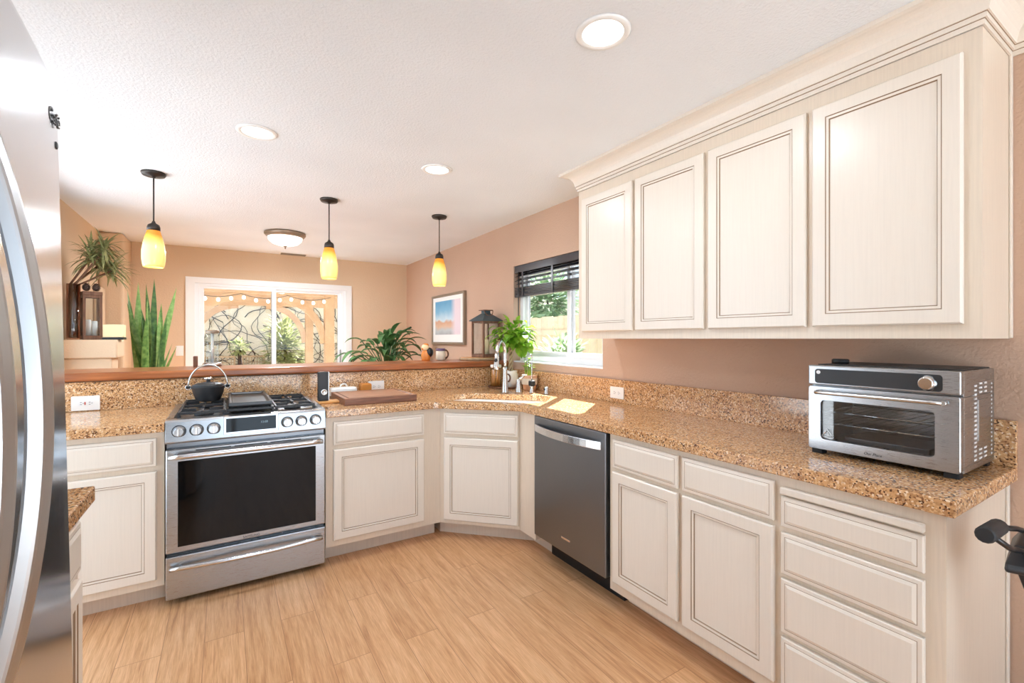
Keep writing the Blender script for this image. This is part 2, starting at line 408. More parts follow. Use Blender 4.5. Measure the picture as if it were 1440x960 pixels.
sash(SX0+0.0455, -1.665, YB+0.02, d1, 0); sash(-1.715, SX1-0.0455, YB+0.065, d1, 1)
b = MB(); b.box(-0.905, YB+0.045, 1.00, -0.89, YB+0.06, 1.2); b.build('door_handle', 'nickel', d1, bevel=0.004)
# kitchen window (window_1)
b = MB(); fw = 0.045
b.box(0.07, WY0+0.0005, WZ0+0.0005, 0.13, WY0+fw, WZ1-0.0005); b.box(0.07, WY1-fw, WZ0+0.0005, 0.13, WY1-0.0005, WZ1-0.0005)
b.box(0.07, WY0+fw, WZ0+0.0005, 0.13, WY1-fw, WZ0+0.06); b.box(0.07, WY0+fw, WZ1-fw, 0.13, WY1-fw, WZ1-0.0005)
w1 = b.build('window_1', 'vinyl'); struct(w1, 'white sliding window over the sink')
def wsash(y0, y1, x):
    b = MB(); st = 0.038
    b.box(x, y0+0.0005, WZ0+0.0605, x+0.025, y0+st, WZ1-fw-0.0005); b.box(x, y1-st, WZ0+0.0605, x+0.025, y1-0.0005, WZ1-fw-0.0005)
    b.box(x, y0+st, WZ0+0.0605, x+0.025, y1-st, WZ0+0.10); b.box(x, y0+st, WZ1-fw-0.04, x+0.025, y1-st, WZ1-fw-0.0005)
    s = b.build('window_sash', 'vinyl', w1)
    g = MB(); g.box(x+0.01, y0+st, WZ0+0.10, x+0.014, y1-st, WZ1-fw-0.04); g.build('window_pane', 'glass', s)
wsash(WY0+fw, 2.83, 0.073); wsash(2.79, WY1-fw, 0.1005)
b = MB(); b.box(0.001, WY0+0.0005, WZ0+0.0005, 0.0695, WY1-0.0005, WZ0+0.012); struct(b.build('window_1_sill', 'vinyl'), 'white sill of the sink window')

# ------------------------------------------------------------------ cabinets
def XR(xf, yl):  # face -X ; u runs -Y
    return lambda u, v, z: (xf-v, yl-u, z)
def XB(xl, yf):  # face -Y ; u runs +X
    return lambda u, v, z: (xl+u, yf-v, z)
S2 = math.sqrt(0.5)
def XD(ox, oy):  # face (-1,-1)
    return lambda u, v, z: (ox+S2*u-S2*v, oy-S2*u-S2*v, z)
def XL(xf, y0):  # face +X ; u runs +Y
    return lambda u, v, z: (xf+v, y0+u, z)
def rect(u0, u1, z0, z1, ins, v): return [(u0+ins, v, z0+ins), (u1-ins, v, z0+ins), (u1-ins, v, z1-ins), (u0+ins, v, z1-ins)]
def door_panel(xf, org, parent, u0, u1, z0, z1, name='door'):
    b = MB(org, xf); P = [(0, 0.001, 0), (0, 0.014, 0), (0.005, 0.020, 0), (0.046, 0.020, 1), (0.049, 0.0175, 0), (0.057, 0.0165, 1), (0.060, 0.012, 0), (0.063, 0.0115, 0)]
    rs = [rect(u0, u1, z0, z1, i, v) for i, v, _ in P]
    b.rings(rs, mats=[p[2] for p in P]); return b.build(name, ['cream', 'glaze'], parent, recalc=True)
def drawer_front(xf, org, parent, u0, u1, z0, z1, name='drawer'):
    b = MB(org, xf); P = [(0, 0.001, 0), (0, 0.013, 0), (0.003, 0.016, 0), (0.013, 0.0165, 1), (0.0145, 0.0165, 0), (0.024, 0.021, 0), (0.026, 0.021, 0)]
    rs = [rect(u0, u1, z0, z1, i, v) for i, v, _ in P]
    b.rings(rs, mats=[p[2] for p in P]); return b.build(name, ['cream', 'glaze'], parent)
def base_body(xf, org, parent, w, depth, tin, side=True):
    b = MB(org, xf); b.box(0, -depth, 0.105, w, 0, CB-0.002); b.build('carcass', 'frame', parent)
    b = MB(org, xf); b.box(0, -depth, 0.0, w, -tin, 0.104); b.build('toe_kick', 'toe', parent, bevel=0.001)
# left of range
YF = 2.885
def cabX(label, xl, xr, doors, depth=0.68):
    xf = XB(xl, YF); org = ((xl+xr)/2, YF+0.3, 0)
    t = thing('base_cabinet', label, 'cabinet', org)
    base_body(xf, org, t, xr-xl, depth, 0.10)
    for (a, c) in doors:
        drawer_front(xf, org, t, a-xl, c-xl, 0.708, 0.847); door_panel(xf, org, t, a-xl, c-xl, 0.143, 0.682)
    return t
cabX('cream base cabinet left of the range under the short granite counter', -3.24, -2.4605, [(-3.20, -2.865), (-2.845, -2.491)])
cabX('cream base cabinet between the range and the corner sink cabinet', -1.6985, -0.973, [(-1.657, -1.092)])
# corner sink cabinet, front on the diagonal x+y = 1.912
t = thing('corner_sink_cabinet', 'cream corner cabinet under the sink set on the diagonal', 'cabinet', (-0.45, 2.95, 0)); org = (-0.45, 2.95, 0)
A = (-0.972, 2.884); Bq = (-0.583, 2.495); LD = math.hypot(A[0]-Bq[0], A[1]-Bq[1])
b = MB(org); b.prism([(-0.971, 2.886), (-0.584, 2.498), (-0.584, 2.317), (-0.02, 2.317), (-0.02, 3.55), (-0.971, 3.55)], 'z', 0.105, 0.66); 
b.prism([(-0.971, 2.886), (-0.584, 2.498), (-0.584, 2.317), (-0.56, 2.317), (-0.56, 2.52), (-0.948, 2.91), (-0.948, 3.55), (-0.971, 3.55)], 'z', 0.66, CB-0.002)
b.build('carcass', 'frame', t)
b = MB(org); b.prism([(-0.93, 2.985), (-0.46, 2.515), (-0.46, 2.317), (-0.02, 2.317), (-0.02, 3.55), (-0.93, 3.55)], 'z', 0.0, 0.104); b.build('toe_kick', 'toe', t)
xd = XD(*A)
u0 = (-0.951+0.972)*math.sqrt(2); u1 = (-0.583+0.972)*math.sqrt(2)-0.012
drawer_front(xd, org, t, u0, u1, 0.706, 0.846, 'false_drawer_front'); door_panel(xd, org, t, u0, u1, 0.133, 0.682)
# right run
XF = -0.582
def cabR(name, label, y0, y1):
    org = (-0.3, (y0+y1)/2, 0); t = thing(name, label, 'cabinet', org)
    base_body(XR(XF, y1), org, t, y1-y0, 0.56, 0.13); return t, org, XR(XF, y1), y1
t, org, xf, yl = cabR('base_cabinet', 'cream two-door base cabinet right of the dishwasher', 0.8555, 1.676)
for a, c in ((1.646, 1.266), (1.243, 0.869)):
    drawer_front(xf, org, t, yl-a, yl-c, 0.713, 0.850); door_panel(xf, org, t, yl-a, yl-c, 0.156, 0.694)
t, org, xf, yl = cabR('drawer_cabinet', 'cream four-drawer base cabinet at the right end below the toaster oven', 0.424, 0.8552)
b = MB(org, xf); b.box(yl-0.845, 0.001, 0.814, yl-0.465, 0.022, 0.838); b.build('pull_out_board', 'cream', t, bevel=0.004)
for z0, z1 in ((0.704, 0.806), (0.544, 0.684), (0.345, 0.527), (0.15, 0.328)):
    drawer_front(xf, org, t, yl-0.844, yl-0.466, z0, z1)
b = MB(org); b.box(-0.026, 0.4165, 0.0, -0.006, 0.4235, CB-0.004); b.build('scribe_strip', 'cream', t, bevel=0.002)
# near left cabinet beyond the fridge
org = (-2.9, 1.4, 0); t = thing('base_cabinet', 'cream base cabinet just beyond the refrigerator at the left edge', 'cabinet', org)
xf = XL(-2.55, 1.08)
b = MB(org, xf); b.box(0, -0.68, 0.105, 0.645, 0, CB-0.002); b.build('carcass', 'frame', t)
b = MB(org, xf); b.box(0, -0.68, 0, 0.645, -0.08, 0.104); b.build('toe_kick', 'toe', t)
drawer_front(xf, org, t, 0.03, 0.60, 0.713, 0.847); door_panel(xf, org, t, 0.03, 0.305, 0.143, 0.69); door_panel(xf, org, t, 0.325, 0.60, 0.143, 0.69)

# upper cabinets
def upper(label, y0, y1, doors, ends):
    org = (-0.15, (y0+y1)/2, 1.34); t = thing('wall_cabinet', label, 'cabinet', org); xf = XR(-0.30, y1)
    b = MB(org, xf); b.box(0, -0.298, 1.341, y1-y0, 0, 2.2675); b.build('carcass', 'frame', t)
    for a, c in doors: door_panel(xf, org, t, y1-a, y1-c, 1.386, 2.207)
    return t, org
t, org = upper('long cream wall cabinet with four panel doors above the granite counter', 0.417, 2.247, [(2.203, 1.786), (1.764, 1.343), (1.319, 0.899), (0.876, 0.457)], 0)
b = MB(org); b.box(-0.022, 0.410, 1.343, -0.002, 0.4165, 2.27); b.build('scribe_strip', 'cream', t, bevel=0.002)
# crown: swept profile (offset outward, height)
PR = [(0.0005, 2.268), (0.006, 2.268), (0.006, 2.283), (0.0075, 2.285), (0.012, 2.285), (0.012, 2.299), (0.0135, 2.301), (0.018, 2.301), (0.018, 2.306)]
PRm = [0, 0, 1, 0, 0, 1, 0, 0]
for i in range(1, 9):
    a = i/8*PI/2; PR.append((0.02+0.058*(1-math.cos(a)), 2.306+0.062*math.sin(a))); PRm.append(0)
PR += [(0.09, 2.372), (0.09, 2.3875)]; PRm += [0, 0]
PR.append((0.0005, 2.3875)); PRm.append(0)
path = [((0, -1.5), (-1, 0)), ((0, 0.417), (-1, -1)), ((-0.30, 0.417), (-1, -1)), ((-0.30, 2.247), (-1, 1)), ((0, 2.247), (0, 1))]
b = MB((-0.3, 1.3, 2.27)); rs = []
for (p, nrm) in path: rs.append([(p[0]+nrm[0]*d-0.0015, p[1]+nrm[1]*d, z) for d, z in PR])
R = [[b.add(p) for p in r] for r in rs]
for i in range(len(R)-1):
    for j in range(len(PR)): 
        k = (j+1) % len(PR); b.face((R[i][j], R[i][k], R[i+1][k], R[i+1][j]), (PRm+[0])[j])
b.face(R[0]); b.face(R[-1][::-1])
tag(b.build('crown_molding', ['cream', 'glaze']), 'cream cove crown molding along the top of the wall cabinets', 'molding')

# ------------------------------------------------------------------ counters
def poly_slab(outer, hole, z0, z1, name, mat, org, parent=None, bevel=0.004):
    bm = bmesh.new(); loops = []
    for lp in ([outer] + ([hole] if hole else [])):
        vs = [bm.verts.new((x-org[0], y-org[1], z1-org[2])) for x, y in lp]
        loops += [bm.edges.new((vs[i], vs[(i+1) % len(vs)])) for i in range(len(vs))]
    bmesh.ops.triangle_fill(bm, use_beauty=True, use_dissolve=False, edges=loops)
    fs = list(bm.faces)
    r = bmesh.ops.extrude_face_region(bm, geom=fs)
    for v in [e for e in r['geom'] if isinstance(e, bmesh.types.BMVert)]: v.co.z -= (z1-z0)
    bmesh.ops.recalc_face_normals(bm, faces=bm.faces)
    me = bpy.data.meshes.new(name); bm.to_mesh(me); bm.free(); me.materials.append(M[mat])
    o = bpy.data.objects.new(name, me); C.objects.link(o)
    if parent: o.parent = parent
    else: o.location = org
    if bevel:
        md = o.modifiers.new('bevel', 'BEVEL'); md.width = bevel; md.segments = 2; md.limit_method = 'ANGLE'; md.angle_limit = 0.7
    return o
def rrect(cx, cy, L, D, r, ang, n=6):
    pts = []
    for (sx, sy, a0) in ((1, 1, 0), (-1, 1, PI/2), (-1, -1, PI), (1, -1, 3*PI/2)):
        for i in range(n+1):
            a = a0+PI/2*i/n; x = sx*(L/2-r)+r*math.cos(a); y = sy*(D/2-r)+r*math.sin(a)
            pts.append((cx+x*math.cos(ang)-y*math.sin(ang), cy+x*math.sin(ang)+y*math.cos(ang)))
    return pts
SINKC = (-0.552, 2.842)
hole = rrect(*SINKC, 0.74, 0.42, 0.13, -PI/4)
org = (-0.4, 2.0, CB)
t = thing('granite_countertop', 'long speckled granite countertop running from the range round the sink to the right end', 'countertop', org)
outer = [(-1.700, 2.86), (-1.001, 2.86), (-0.608, 2.467), (-0.608, 0.40), (-0.001, 0.40), (-0.001, 3.569), (-1.700, 3.569)]
# soften the two inside bends
outer = [(-1.700, 2.86), (-1.03, 2.86), (-1.0, 2.853), (-0.972, 2.831), (-0.632, 2.491), (-0.614, 2.468), (-0.608, 2.44), (-0.608, 0.40), (-0.001, 0.40), (-0.001, 3.569), (-1.700, 3.569)]
poly_slab(outer, hole, CB, CT, 'slab', 'granite', org, t)
b = MB(org); b.box(-0.022, 0.40, CT, -0.001, 3.566, 1.072); b.build('backsplash', 'granite', t, bevel=0.002)
b = MB(org); b.box(-1.700, 3.57, CT, -0.023, 3.589, 1.088); b.build('bar_splash', 'granite', t, bevel=0.001)
org = (-2.85, 3.2, CB)
t = thing('granite_countertop', 'short speckled granite countertop left of the range', 'countertop', org)
b = MB(org); b.box(-3.248, 2.86, CB, -2.459, 3.569, CT); b.build('slab', 'granite', t, bevel=0.004)
b = MB(org); b.box(-3.248, 3.57, CT, -1.701, 3.589, 1.088); b.build('bar_splash', 'granite', t, bevel=0.001)
org = (-2.9, 1.4, CB)
b = MB(org); b.box(-3.248, 1.075, CB, -2.518, 1.752, CT)
tag(b.build('granite_countertop', 'granite', bevel=0.004), 'small granite countertop piece beside the refrigerator at the left edge', 'countertop')
# bar top
b = MB((-1.6, 3.8, 1.095)); b.box(-3.246, 3.545, 1.0935, -0.004, 4.05, 1.143)
tag(b.build('bar_top', 'wood', bevel=0.012, seg=3), 'long reddish brown wooden bar top behind the range', 'bar top')

# sink bowl
t = thing('sink', 'white oval undermount sink in the corner granite counter', 'sink', (SINKC[0], SINKC[1], 0.68)); org = (SINKC[0], SINKC[1], 0.68)
b = MB(org); rs = []
for (L, D, r, z) in ((0.775, 0.455, 0.145, 0.8745), (0.745, 0.425, 0.13, 0.8745), (0.735, 0.415, 0.13, 0.83), (0.70, 0.39, 0.12, 0.72), (0.60, 0.30, 0.10, 0.69), (0.10, 0.08, 0.03, 0.684)):
    rs.append([(x, y, z) for x, y in rrect(*SINKC, L, D, r, -PI/4)])
b.rings(rs, smooth=True, caps=(False, True)); b.build('basin', 'ceramic', t)
b = MB(org); b.lathe([(0.045, 0.0), (0.045, 0.004), (0.03, 0.005), (0.012, 0.002)], (SINKC[0], SINKC[1], 0.685), 20); b.build('drain', 'chrome', t)

# ------------------------------------------------------------------ range
RX0, RX1, RYF = -2.457, -1.703, 2.855
org = ((RX0+RX1)/2, 3.2, 0); t = thing('gas_range', 'stainless steel slide-in gas range with six front knobs', 'range', org)
b = MB(org); b.box(RX0+0.004, 2.90, 0.03, RX1-0.004, 3.55, 0.905); b.build('body', 'steeld', t)
for x in (RX0+0.06, RX1-0.06):
    for y in (2.95, 3.48): b = MB(org); b.lathe([(0.018, 0), (0.018, 0.03)], (x, y, 0.0), 12); b.build('foot', 'rubber', t)
b = MB(org); prof = [(2.90, 0.809), (2.862, 0.812), (2.856, 0.82), (2.868, 0.918), (2.876, 0.928), (2.90, 0.931), (2.90, 0.84)]
b.prism(prof, 'x', RX0, RX1); cp = b.build('control_panel', 'steel', t, bevel=0.002)
# cooktop with raised rim and dark well
b = MB(org); x0, x1, y0, y1 = RX0, RX1, 2.9005, 3.555
rs = [[(x0, y0, 0.905), (x1, y0, 0.905), (x1, y1, 0.905), (x0, y1, 0.905)], [(x0, y0, 0.931), (x1, y0, 0.931), (x1, y1, 0.931), (x0, y1, 0.931)],
      [(x0+0.03, y0+0.02, 0.933), (x1-0.03, y0+0.02, 0.933), (x1-0.03, y1-0.02, 0.933), (x0+0.03, y1-0.02, 0.933)],
      [(x0+0.038, y0+0.028, 0.922), (x1-0.038, y0+0.028, 0.922), (x1-0.038, y1-0.028, 0.922), (x0+0.038, y1-0.028, 0.922)]]
b.rings(rs); b.build('cooktop', 'steel', t)
b = MB(org)
for bx, by, br in ((-2.30, 3.05, 0.045), (-2.30, 3.39, 0.04), (-2.08, 3.22, 0.05), (-1.86, 3.05, 0.045), (-1.86, 3.39, 0.036)):
    q = MB(org); q.lathe([(br, 0.922), (br, 0.934), (br*0.8, 0.937), (br*0.8, 0.943), (br*0.7, 0.946)], (bx, by, 0), 22)
    q.build('burner', 'iron', t)
def grate(x0, x1):
    b = MB(org); y0, y1 = 2.94, 3.52; z0, z1 = 0.944, 0.958; r = 0.006
    for (a, c, d, e) in ((x0, y0, x1, y0), (x0, y1, x1, y1)): b.box(a, c-r, z0, d, c+r, z1)
    for x in (x0, x1): b.box(x-r, y0-r, z0, x+r, y1+r, z1)
    cx = (x0+x1)/2
    b.box(x0, (y0+y1)/2-r, z0, x1, (y0+y1)/2+r, z1)
    for cy in (3.05, 3.39):
        b.box(cx-r, cy-0.12, z0, cx+r, cy-0.03, z1+0.003); b.box(cx-r, cy+0.03, z0, cx+r, cy+0.12, z1+0.003)
        b.box(x0, cy-r, z0, cx-0.03, cy+r, z1+0.003); b.box(cx+0.03, cy-r, z0, x1, cy+r, z1+0.003)
    for x in (x0, x1):
        for y in (y0, y1): b.box(x-0.008, y-0.008, 0.922, x+0.008, y+0.008, z0)
    return b.build('grate', 'iron', t, bevel=0.002)
grate(-2.405, -2.205); grate(-2.190, -1.970); grate(-1.955, -1.755)
b = MB(org); gx0, gx1, gy0, gy1 = -2.185, -1.975, 2.935, 3.52
rs = [[(gx0+i, gy0+i, z), (gx1-i, gy0+i, z), (gx1-i, gy1-i, z), (gx0+i, gy1-i, z)] for i, z in ((0.01, 0.962), (0, 0.972), (0, 0.99), (0.012, 0.99), (0.02, 0.978))]
b.rings(rs); b.build('griddle', 'griddle', t, bevel=0.003)
for kx in (-2.4, -2.326, -2.252, -1.906, -1.833, -1.758):
    y0 = 2.8615
    b = MB(org); b.lathe([(0.0275, 0.0), (0.0275, -0.006), (0.024, -0.010), (0.0225, -0.032), (0.019, -0.036)], (kx, y0, 0.8725), 24, axis='y'); kn = b.build('knob', 'steel', t)
    b = MB(org); b.box(kx-0.005, y0-0.041, 0.854, kx+0.005, y0-0.0355, 0.891); b.build('grip', 'steelh', kn, bevel=0.002)
    b = MB(org); b.lathe([(0.031, 0.0015), (0.031, -0.002), (0.0285, -0.0025)], (kx, y0, 0.8725), 24, axis='y'); b.build('bezel_ring', 'black', kn)
b = MB(org); b.prism([(2.872, 0.832), (2.852, 0.834), (2.862, 0.928), (2.884, 0.932)], 'x', -2.208, -1.951); ds = b.build('display_frame', 'steelh', t, bevel=0.002)
b = MB(org); b.prism([(2.8605, 0.846), (2.8515, 0.846), (2.8592, 0.918), (2.868, 0.918)], 'x', -2.198, -1.962); b.build('display_glass', 'blackg', ds)
text_mesh('12:00', 0.016, basis((-2.02, 2.8553, 0.887), (1, 0, 0), (0, 0.1064, 1)), 'display_text', 'display', ds, org)
# oven door
b = MB(org); b.box(RX0+0.002, RYF+0.002, 0.262, RX1-0.002, 2.898, 0.783)
dr = b.build('oven_door', 'steel', t, bevel=0.006)
b = MB(org); b.box(-2.405, RYF-0.0005, 0.29, -1.757, RYF+0.01, 0.722); b.build('door_glass', 'blackg', dr, bevel=0.003)
for x in (-2.33, -2.16, -1.99):
    b = MB(org); b.box(x, RYF+0.0005, 0.768, x+0.155, RYF+0.004, 0.773); b.build('vent_slot', 'black', dr)
def barhandle(name, pts, r, posts, parent, mat='steelh', back=2.857, org=org):
    b = MB(org); b.tube(pts, r, 12)
    for p in posts: b.tube([p, (p[0], back, p[2])], r*0.75, 10)
    return b.build(name, mat, parent)
barhandle('handle', [(-2.438+0.711*i/12, 2.808, 0.754) for i in range(13)], 0.0135, [(-2.41, 2.808, 0.754), (-1.755, 2.808, 0.754)], dr)
text_mesh('SAMSUNG', 0.0175, FACE_MY((-2.081, 2.8566, 0.2755)), 'brand_lettering', 'ink', dr, org, 0.0008)
b = MB(org); b.box(RX0+0.002, RYF+0.002, 0.03, RX1-0.002, 2.898, 0.245); wd = b.build('warming_drawer', 'steel', t, bevel=0.006)
pts = [(-2.436+0.711*i/16, 2.835-0.028*math.sin(PI*i/16), 0.192) for i in range(17)]
barhandle('handle', pts, 0.012, [pts[1], pts[-2]], wd)

# kettle style pot on the back left burner
org = (-2.289, 3.36, 0.9615); t = thing('cast_iron_pot', 'black cast iron pot with wire bail handle on the range', 'pot', org)
b = MB(org); b.lathe([(0.045, 0.0), (0.062, 0.006), (0.078, 0.05), (0.085, 0.085), (0.089, 0.092), (0.083, 0.092), (0.078, 0.084), (0.06, 0.02), (0.01, 0.012)], org, 28); b.build('body', 'iron', t)
b = MB(org); b.lathe([(0.082, 0.0925), (0.082, 0.098), (0.06, 0.110), (0.02, 0.116)], org, 28); ld = b.build('lid', 'iron', t)
b = MB(org); b.lathe([(0.012, 0.1155), (0.010, 0.126), (0.022, 0.132), (0.024, 0.140), (0.014, 0.146)], org, 18); b.build('lid_knob', 'chrome', ld)
for q_ in (-1, 1):
    b = MB(org); b.tube([(org[0]+q_*0.082, org[1], org[2]+0.086), (org[0]+q_*0.112, org[1], org[2]+0.088)], 0.008, 8); b.build('ear', 'iron', t)
b = MB(org); b.tube([(org[0]+0.100*math.cos(a), org[1]-0.01, org[2]+0.093+0.128*math.sin(a)) for a in [PI*i/20 for i in range(21)]], 0.0045, 8)
for s in (-1, 1): b.tube([(org[0]+s*0.100+0.014*math.cos(a), org[1]-0.01, org[2]+0.088+0.014*math.sin(a)) for a in [2*PI*i/10 for i in range(11)]], 0.003, 6)
b.build('bail_handle', 'nickel', t)

# ------------------------------------------------------------------ dishwasher
org = (-0.3, 1.997, 0); t = thing('dishwasher', 'grey stainless dishwasher with a curved bar handle', 'dishwasher', org)
b = MB(org); b.box(-0.56, 1.69, 0.14, -0.03, 2.305, 0.868); b.build('tub', 'black', t)
b = MB(org); b.box(-0.47, 1.69, 0.0, -0.05, 2.305, 0.139); b.build('toe_panel', 'black', t)
b = MB(org); b.box(-0.602, 1.690, 0.15, -0.565, 2.308, 0.872); d = b.build('door', 'steeld', t, bevel=0.004)
b = MB(org); n = 14; rs = []
for i in range(n+1):
    y = 2.285-0.575*i/n; v = 0.012+0.045*math.sin(PI*i/n)**0.8
    rs.append([(-0.603-v, y, 0.785), (-0.603-v, y, 0.826), (-0.603-v+0.012, y, 0.826), (-0.603-v+0.012, y, 0.785)])
b.rings(rs); b.build('handle', 'steelh', d, bevel=0.002)
b = MB(org); b.box(-0.604, 1.965, 0.226, -0.6015, 2.04, 0.236); b.build('badge', 'chrome', d, bevel=0.001)

# ------------------------------------------------------------------ refrigerator (leans back a touch on its front feet)
org = (-2.41, 0.6, 0.0); t = thing('refrigerator', 'stainless steel french door refrigerator at the left edge', 'refrigerator', org, rot=(0, math.radians(-1.15), 0))
FX = -2.443+0.0234*0
def FB(): return MB((0, 0, 0))
# local frame: x = 0 at door front near z=0
b = FB(); b.box(-0.76, -0.45, 0.02, -0.075, 0.45, 1.74); b.build('body', 'steeld', t)
def fdoor(y0, y1, z0, z1, nm, big):
    b = FB(); n = 12; prof = []
    for i in range(n+1):
        y = y0+(y1-y0)*i/n; g = y/0.45
        e = 0.0
        d = 0.022*(1-g*g)
        prof.append((d+0.01, y))
    e = 0.012
    prof[0] = (prof[0][0]-0.008, prof[0][1]); prof[-1] = (prof[-1][0]-0.008, prof[-1][1])
    poly = [(-0.07, y0)]+[(x, y) for x, y in prof]+[(-0.07, y1)]
    rs = []
    for z, s in ((z0, 0.012), (z0+0.006, 0.002), (z0+0.015, 0), (z1-0.03, 0), (z1-0.012, 0.005), (z1, 0.02)):
        rs.append([(x-s if x > -0.05 else x, y, z) for x, y in poly])
    b.rings(rs); return b.build(nm, 'fridge', t, bevel=0.004, seg=3)
d1_ = fdoor(0.004, 0.452, 0.66, 1.765, 'door', 1); d2_ = fdoor(-0.452, -0.004, 0.66, 1.765, 'door', 1); d3_ = fdoor(-0.452, 0.452, 0.06, 0.65, 'freezer_drawer', 0)
def fhandle(y, par):
    b = FB(); n = 24; rs = []
    for i in range(n+1):
        z = 0.955+0.59*i/n; zz = z-1.25; x = 0.076-0.45*zz*zz+0.0201*(z-1.25)
        hw = 0.0145
        rs.append([(x-0.012, y-hw, z), (x+0.002, y-hw*0.8, z), (x+0.008, y, z), (x+0.002, y+hw*0.8, z), (x-0.012, y+hw, z)])
    b.rings(rs, smooth=False); h = b.build('handle', 'fhandle', par, bevel=0.003)
    for z in (0.97, 1.53): b = FB(); b.tube([(0.022, y, z), (0.036, y, z)], 0.012, 10); b.build('handle_post', 'steelh', h)
fhandle(0.055, d1_); fhandle(-0.045, d2_)
for y in (-0.38, 0.38):
    for x in (-0.12, -0.7): b = FB(); b.lathe([(0.02, 0), (0.02, 0.02)], (x, y, 0.0), 10); b.build('foot', 'rubber', t)
text_mesh('Café', 0.03, basis((0.0185, 0.370, 1.68), (0, 1, 0), (0, 0, 1)), 'brand_lettering', 'ink', d1_, (0, 0, 0), 0.0012, 0.25)
b = FB(); b.lathe([(0.006, 0.0), (0.006, 0.006), (0.004, 0.007)], (0.010, 0.395, 1.645), 12, axis='x'); b.build('dot', 'ink', d1_)

# ------------------------------------------------------------------ toaster oven
TX0, TX1, TY0, TY1 = -0.362, -0.026, 0.449, 0.868
org = ((TX0+TX1)/2, (TY0+TY1)/2, CT); t = thing('toaster_oven', 'stainless countertop toaster oven on the right end of the granite', 'toaster oven', org)
b = MB(org)   # shell: open at the front window
b.box(TX0+0.03, TY0, 1.165, TX1, TY1, 1.243); b.box(TX0+0.03, TY0, 0.936, TX1, TY1, 0.955)
b.box(TX0+0.03, TY0, 0.955, TX1, TY0+0.012, 1.165); b.box(TX0+0.03, TY1-0.012, 0.955, TX1, TY1, 1.165); b.box(TX1-0.012, TY0+0.012, 0.955, TX1, TY1-0.012, 1.165)
sh = b.build('shell', 'steel', t, bevel=0.003)
b = MB(org); b.box(TX0+0.05, TY0+0.01, 1.2435, TX1-0.005, TY1-0.01, 1.2465); b.build('top_cover', 'iron', t, bevel=0.002)
b = MB(org); b.box(TX0, TY0, 1.172, TX0+0.031, TY1, 1.244); pn = b.build('control_panel', 'steel', t, bevel=0.005, seg=3)
b = MB(org); b.rings([[(x, y, z) for y, z in rrect(0.667, 1.205, 0.354, 0.052, 0.010, 0)] for x in (TX0+0.006, TX0-0.0015)]); b.build('panel_glass', 'iron', pn)
b = MB(org); b.lathe([(0.024, 0.004), (0.024, -0.008), (0.021, -0.012), (0.019, -0.024), (0.016, -0.026)], (TX0, 0.524, 1.204), 26, axis='x'); b.build('knob', 'chrome', pn)
b = MB(org); b.lathe([(0.0065, 0.002), (0.0065, -0.0035)], (TX0, 0.832, 1.219), 14, axis='x'); b.build('power_button', 'inkl', pn)
# door frame with rounded window
b = MB(org); o4 = rrect(0.6585, 1.0535, 0.417, 0.229, 0.008, 0, 6); i4 = rrect(0.667, 1.0475, 0.318, 0.142, 0.014, 0, 6)
rs = [[(TX0+0.03, y, z) for y, z in o4], [(TX0+0.002, y, z) for y, z in o4], [(TX0, y*0.99+0.0066, z*0.99+0.0105) for y, z in o4], [(TX0, y, z) for y, z in i4], [(TX0+0.006, y, z) for y, z in i4], [(TX0+0.03, y, z) for y, z in i4], [(TX0+0.03, y, z) for y, z in o4]]
b.rings(rs, caps=(False, False)); dd = b.build('door', 'steel', t)
b = MB(org); b.rings([[(x, y, z) for y, z in i4] for x in (TX0+0.008, TX0+0.012)]); b.build('door_glass', 'ovglass', dd)
b = MB(org); b.tube([(TX0-0.024, 0.835-0.35*i/10, 1.147) for i in range(11)], 0.0065, 10)
for y in (0.835, 0.485): b.tube([(TX0-0.024, y, 1.147), (TX0+0.004, y, 1.147)], 0.008, 10)
b.build('handle', 'steelh', dd)
text_mesh('Our Place', 0.0125, FACE_MX((TX0-0.0004, 0.667, 0.9525)), 'brand_lettering', 'ink', dd, org, 0.0005, 0.2)
b = MB(org)
for k in range(3):
    a = [(0.806, 1.013), (0.787, 0.986), (0.825, 0.986)]
    p, q = a[k], a[(k+1) % 3]; b.tube([(TX0+0.006, p[0], p[1]), (TX0+0.006, q[0], q[1])], 0.0013, 6)
b.tube([(TX0+0.006, 0.806, 1.004), (TX0+0.006, 0.803, 0.992)], 0.0014, 6)
b.build('warning_sign', 'inkl', dd)
b = MB(org); b.box(TX0+0.04, TY0+0.0125, 0.956, TX1-0.0125, TY0+0.02, 1.164); b.box(TX0+0.04, TY1-0.02, 0.956, TX1-0.0125, TY1-0.0125, 1.164); b.box(TX1-0.022, TY0+0.02, 0.956, TX1-0.0125, TY1-0.02, 1.164); b.build('cavity_lining', 'steel', t)
for z in (1.072, 1.03):
    b = MB(org); n = 13
    for i in range(n):
        y = TY0+0.03+(TY1-TY0-0.06)*i/(n-1); b.tube([(TX0+0.05, y, z), (TX1-0.03, y, z)], 0.0013, 6)
    b.tube([(TX0+0.05, TY0+0.021, z), (TX0+0.05, TY1-0.021, z)], 0.0026, 6); b.tube([(TX1-0.03, TY0+0.021, z), (TX1-0.03, TY1-0.021, z)], 0.0022, 6)
    b.build('rack', 'chrome', t)
b = MB(org); b.box(TX0+0.07, TY0+0.09, 0.958, TX0+0.25, TY1-0.09, 0.985); b.build('crumb_tray', 'steeld', t, bevel=0.003)
b = MB(org)
for i in range(18): b.box(-0.24, TY0-0.0012, 0.962+i*0.0135, -0.218, TY0+0.002, 0.962+i*0.0135+0.006)
for i in range(18): b.box(-0.062, TY0-0.0012, 0.962+i*0.0135, -0.056, TY0+0.002, 0.962+i*0.0135+0.006)
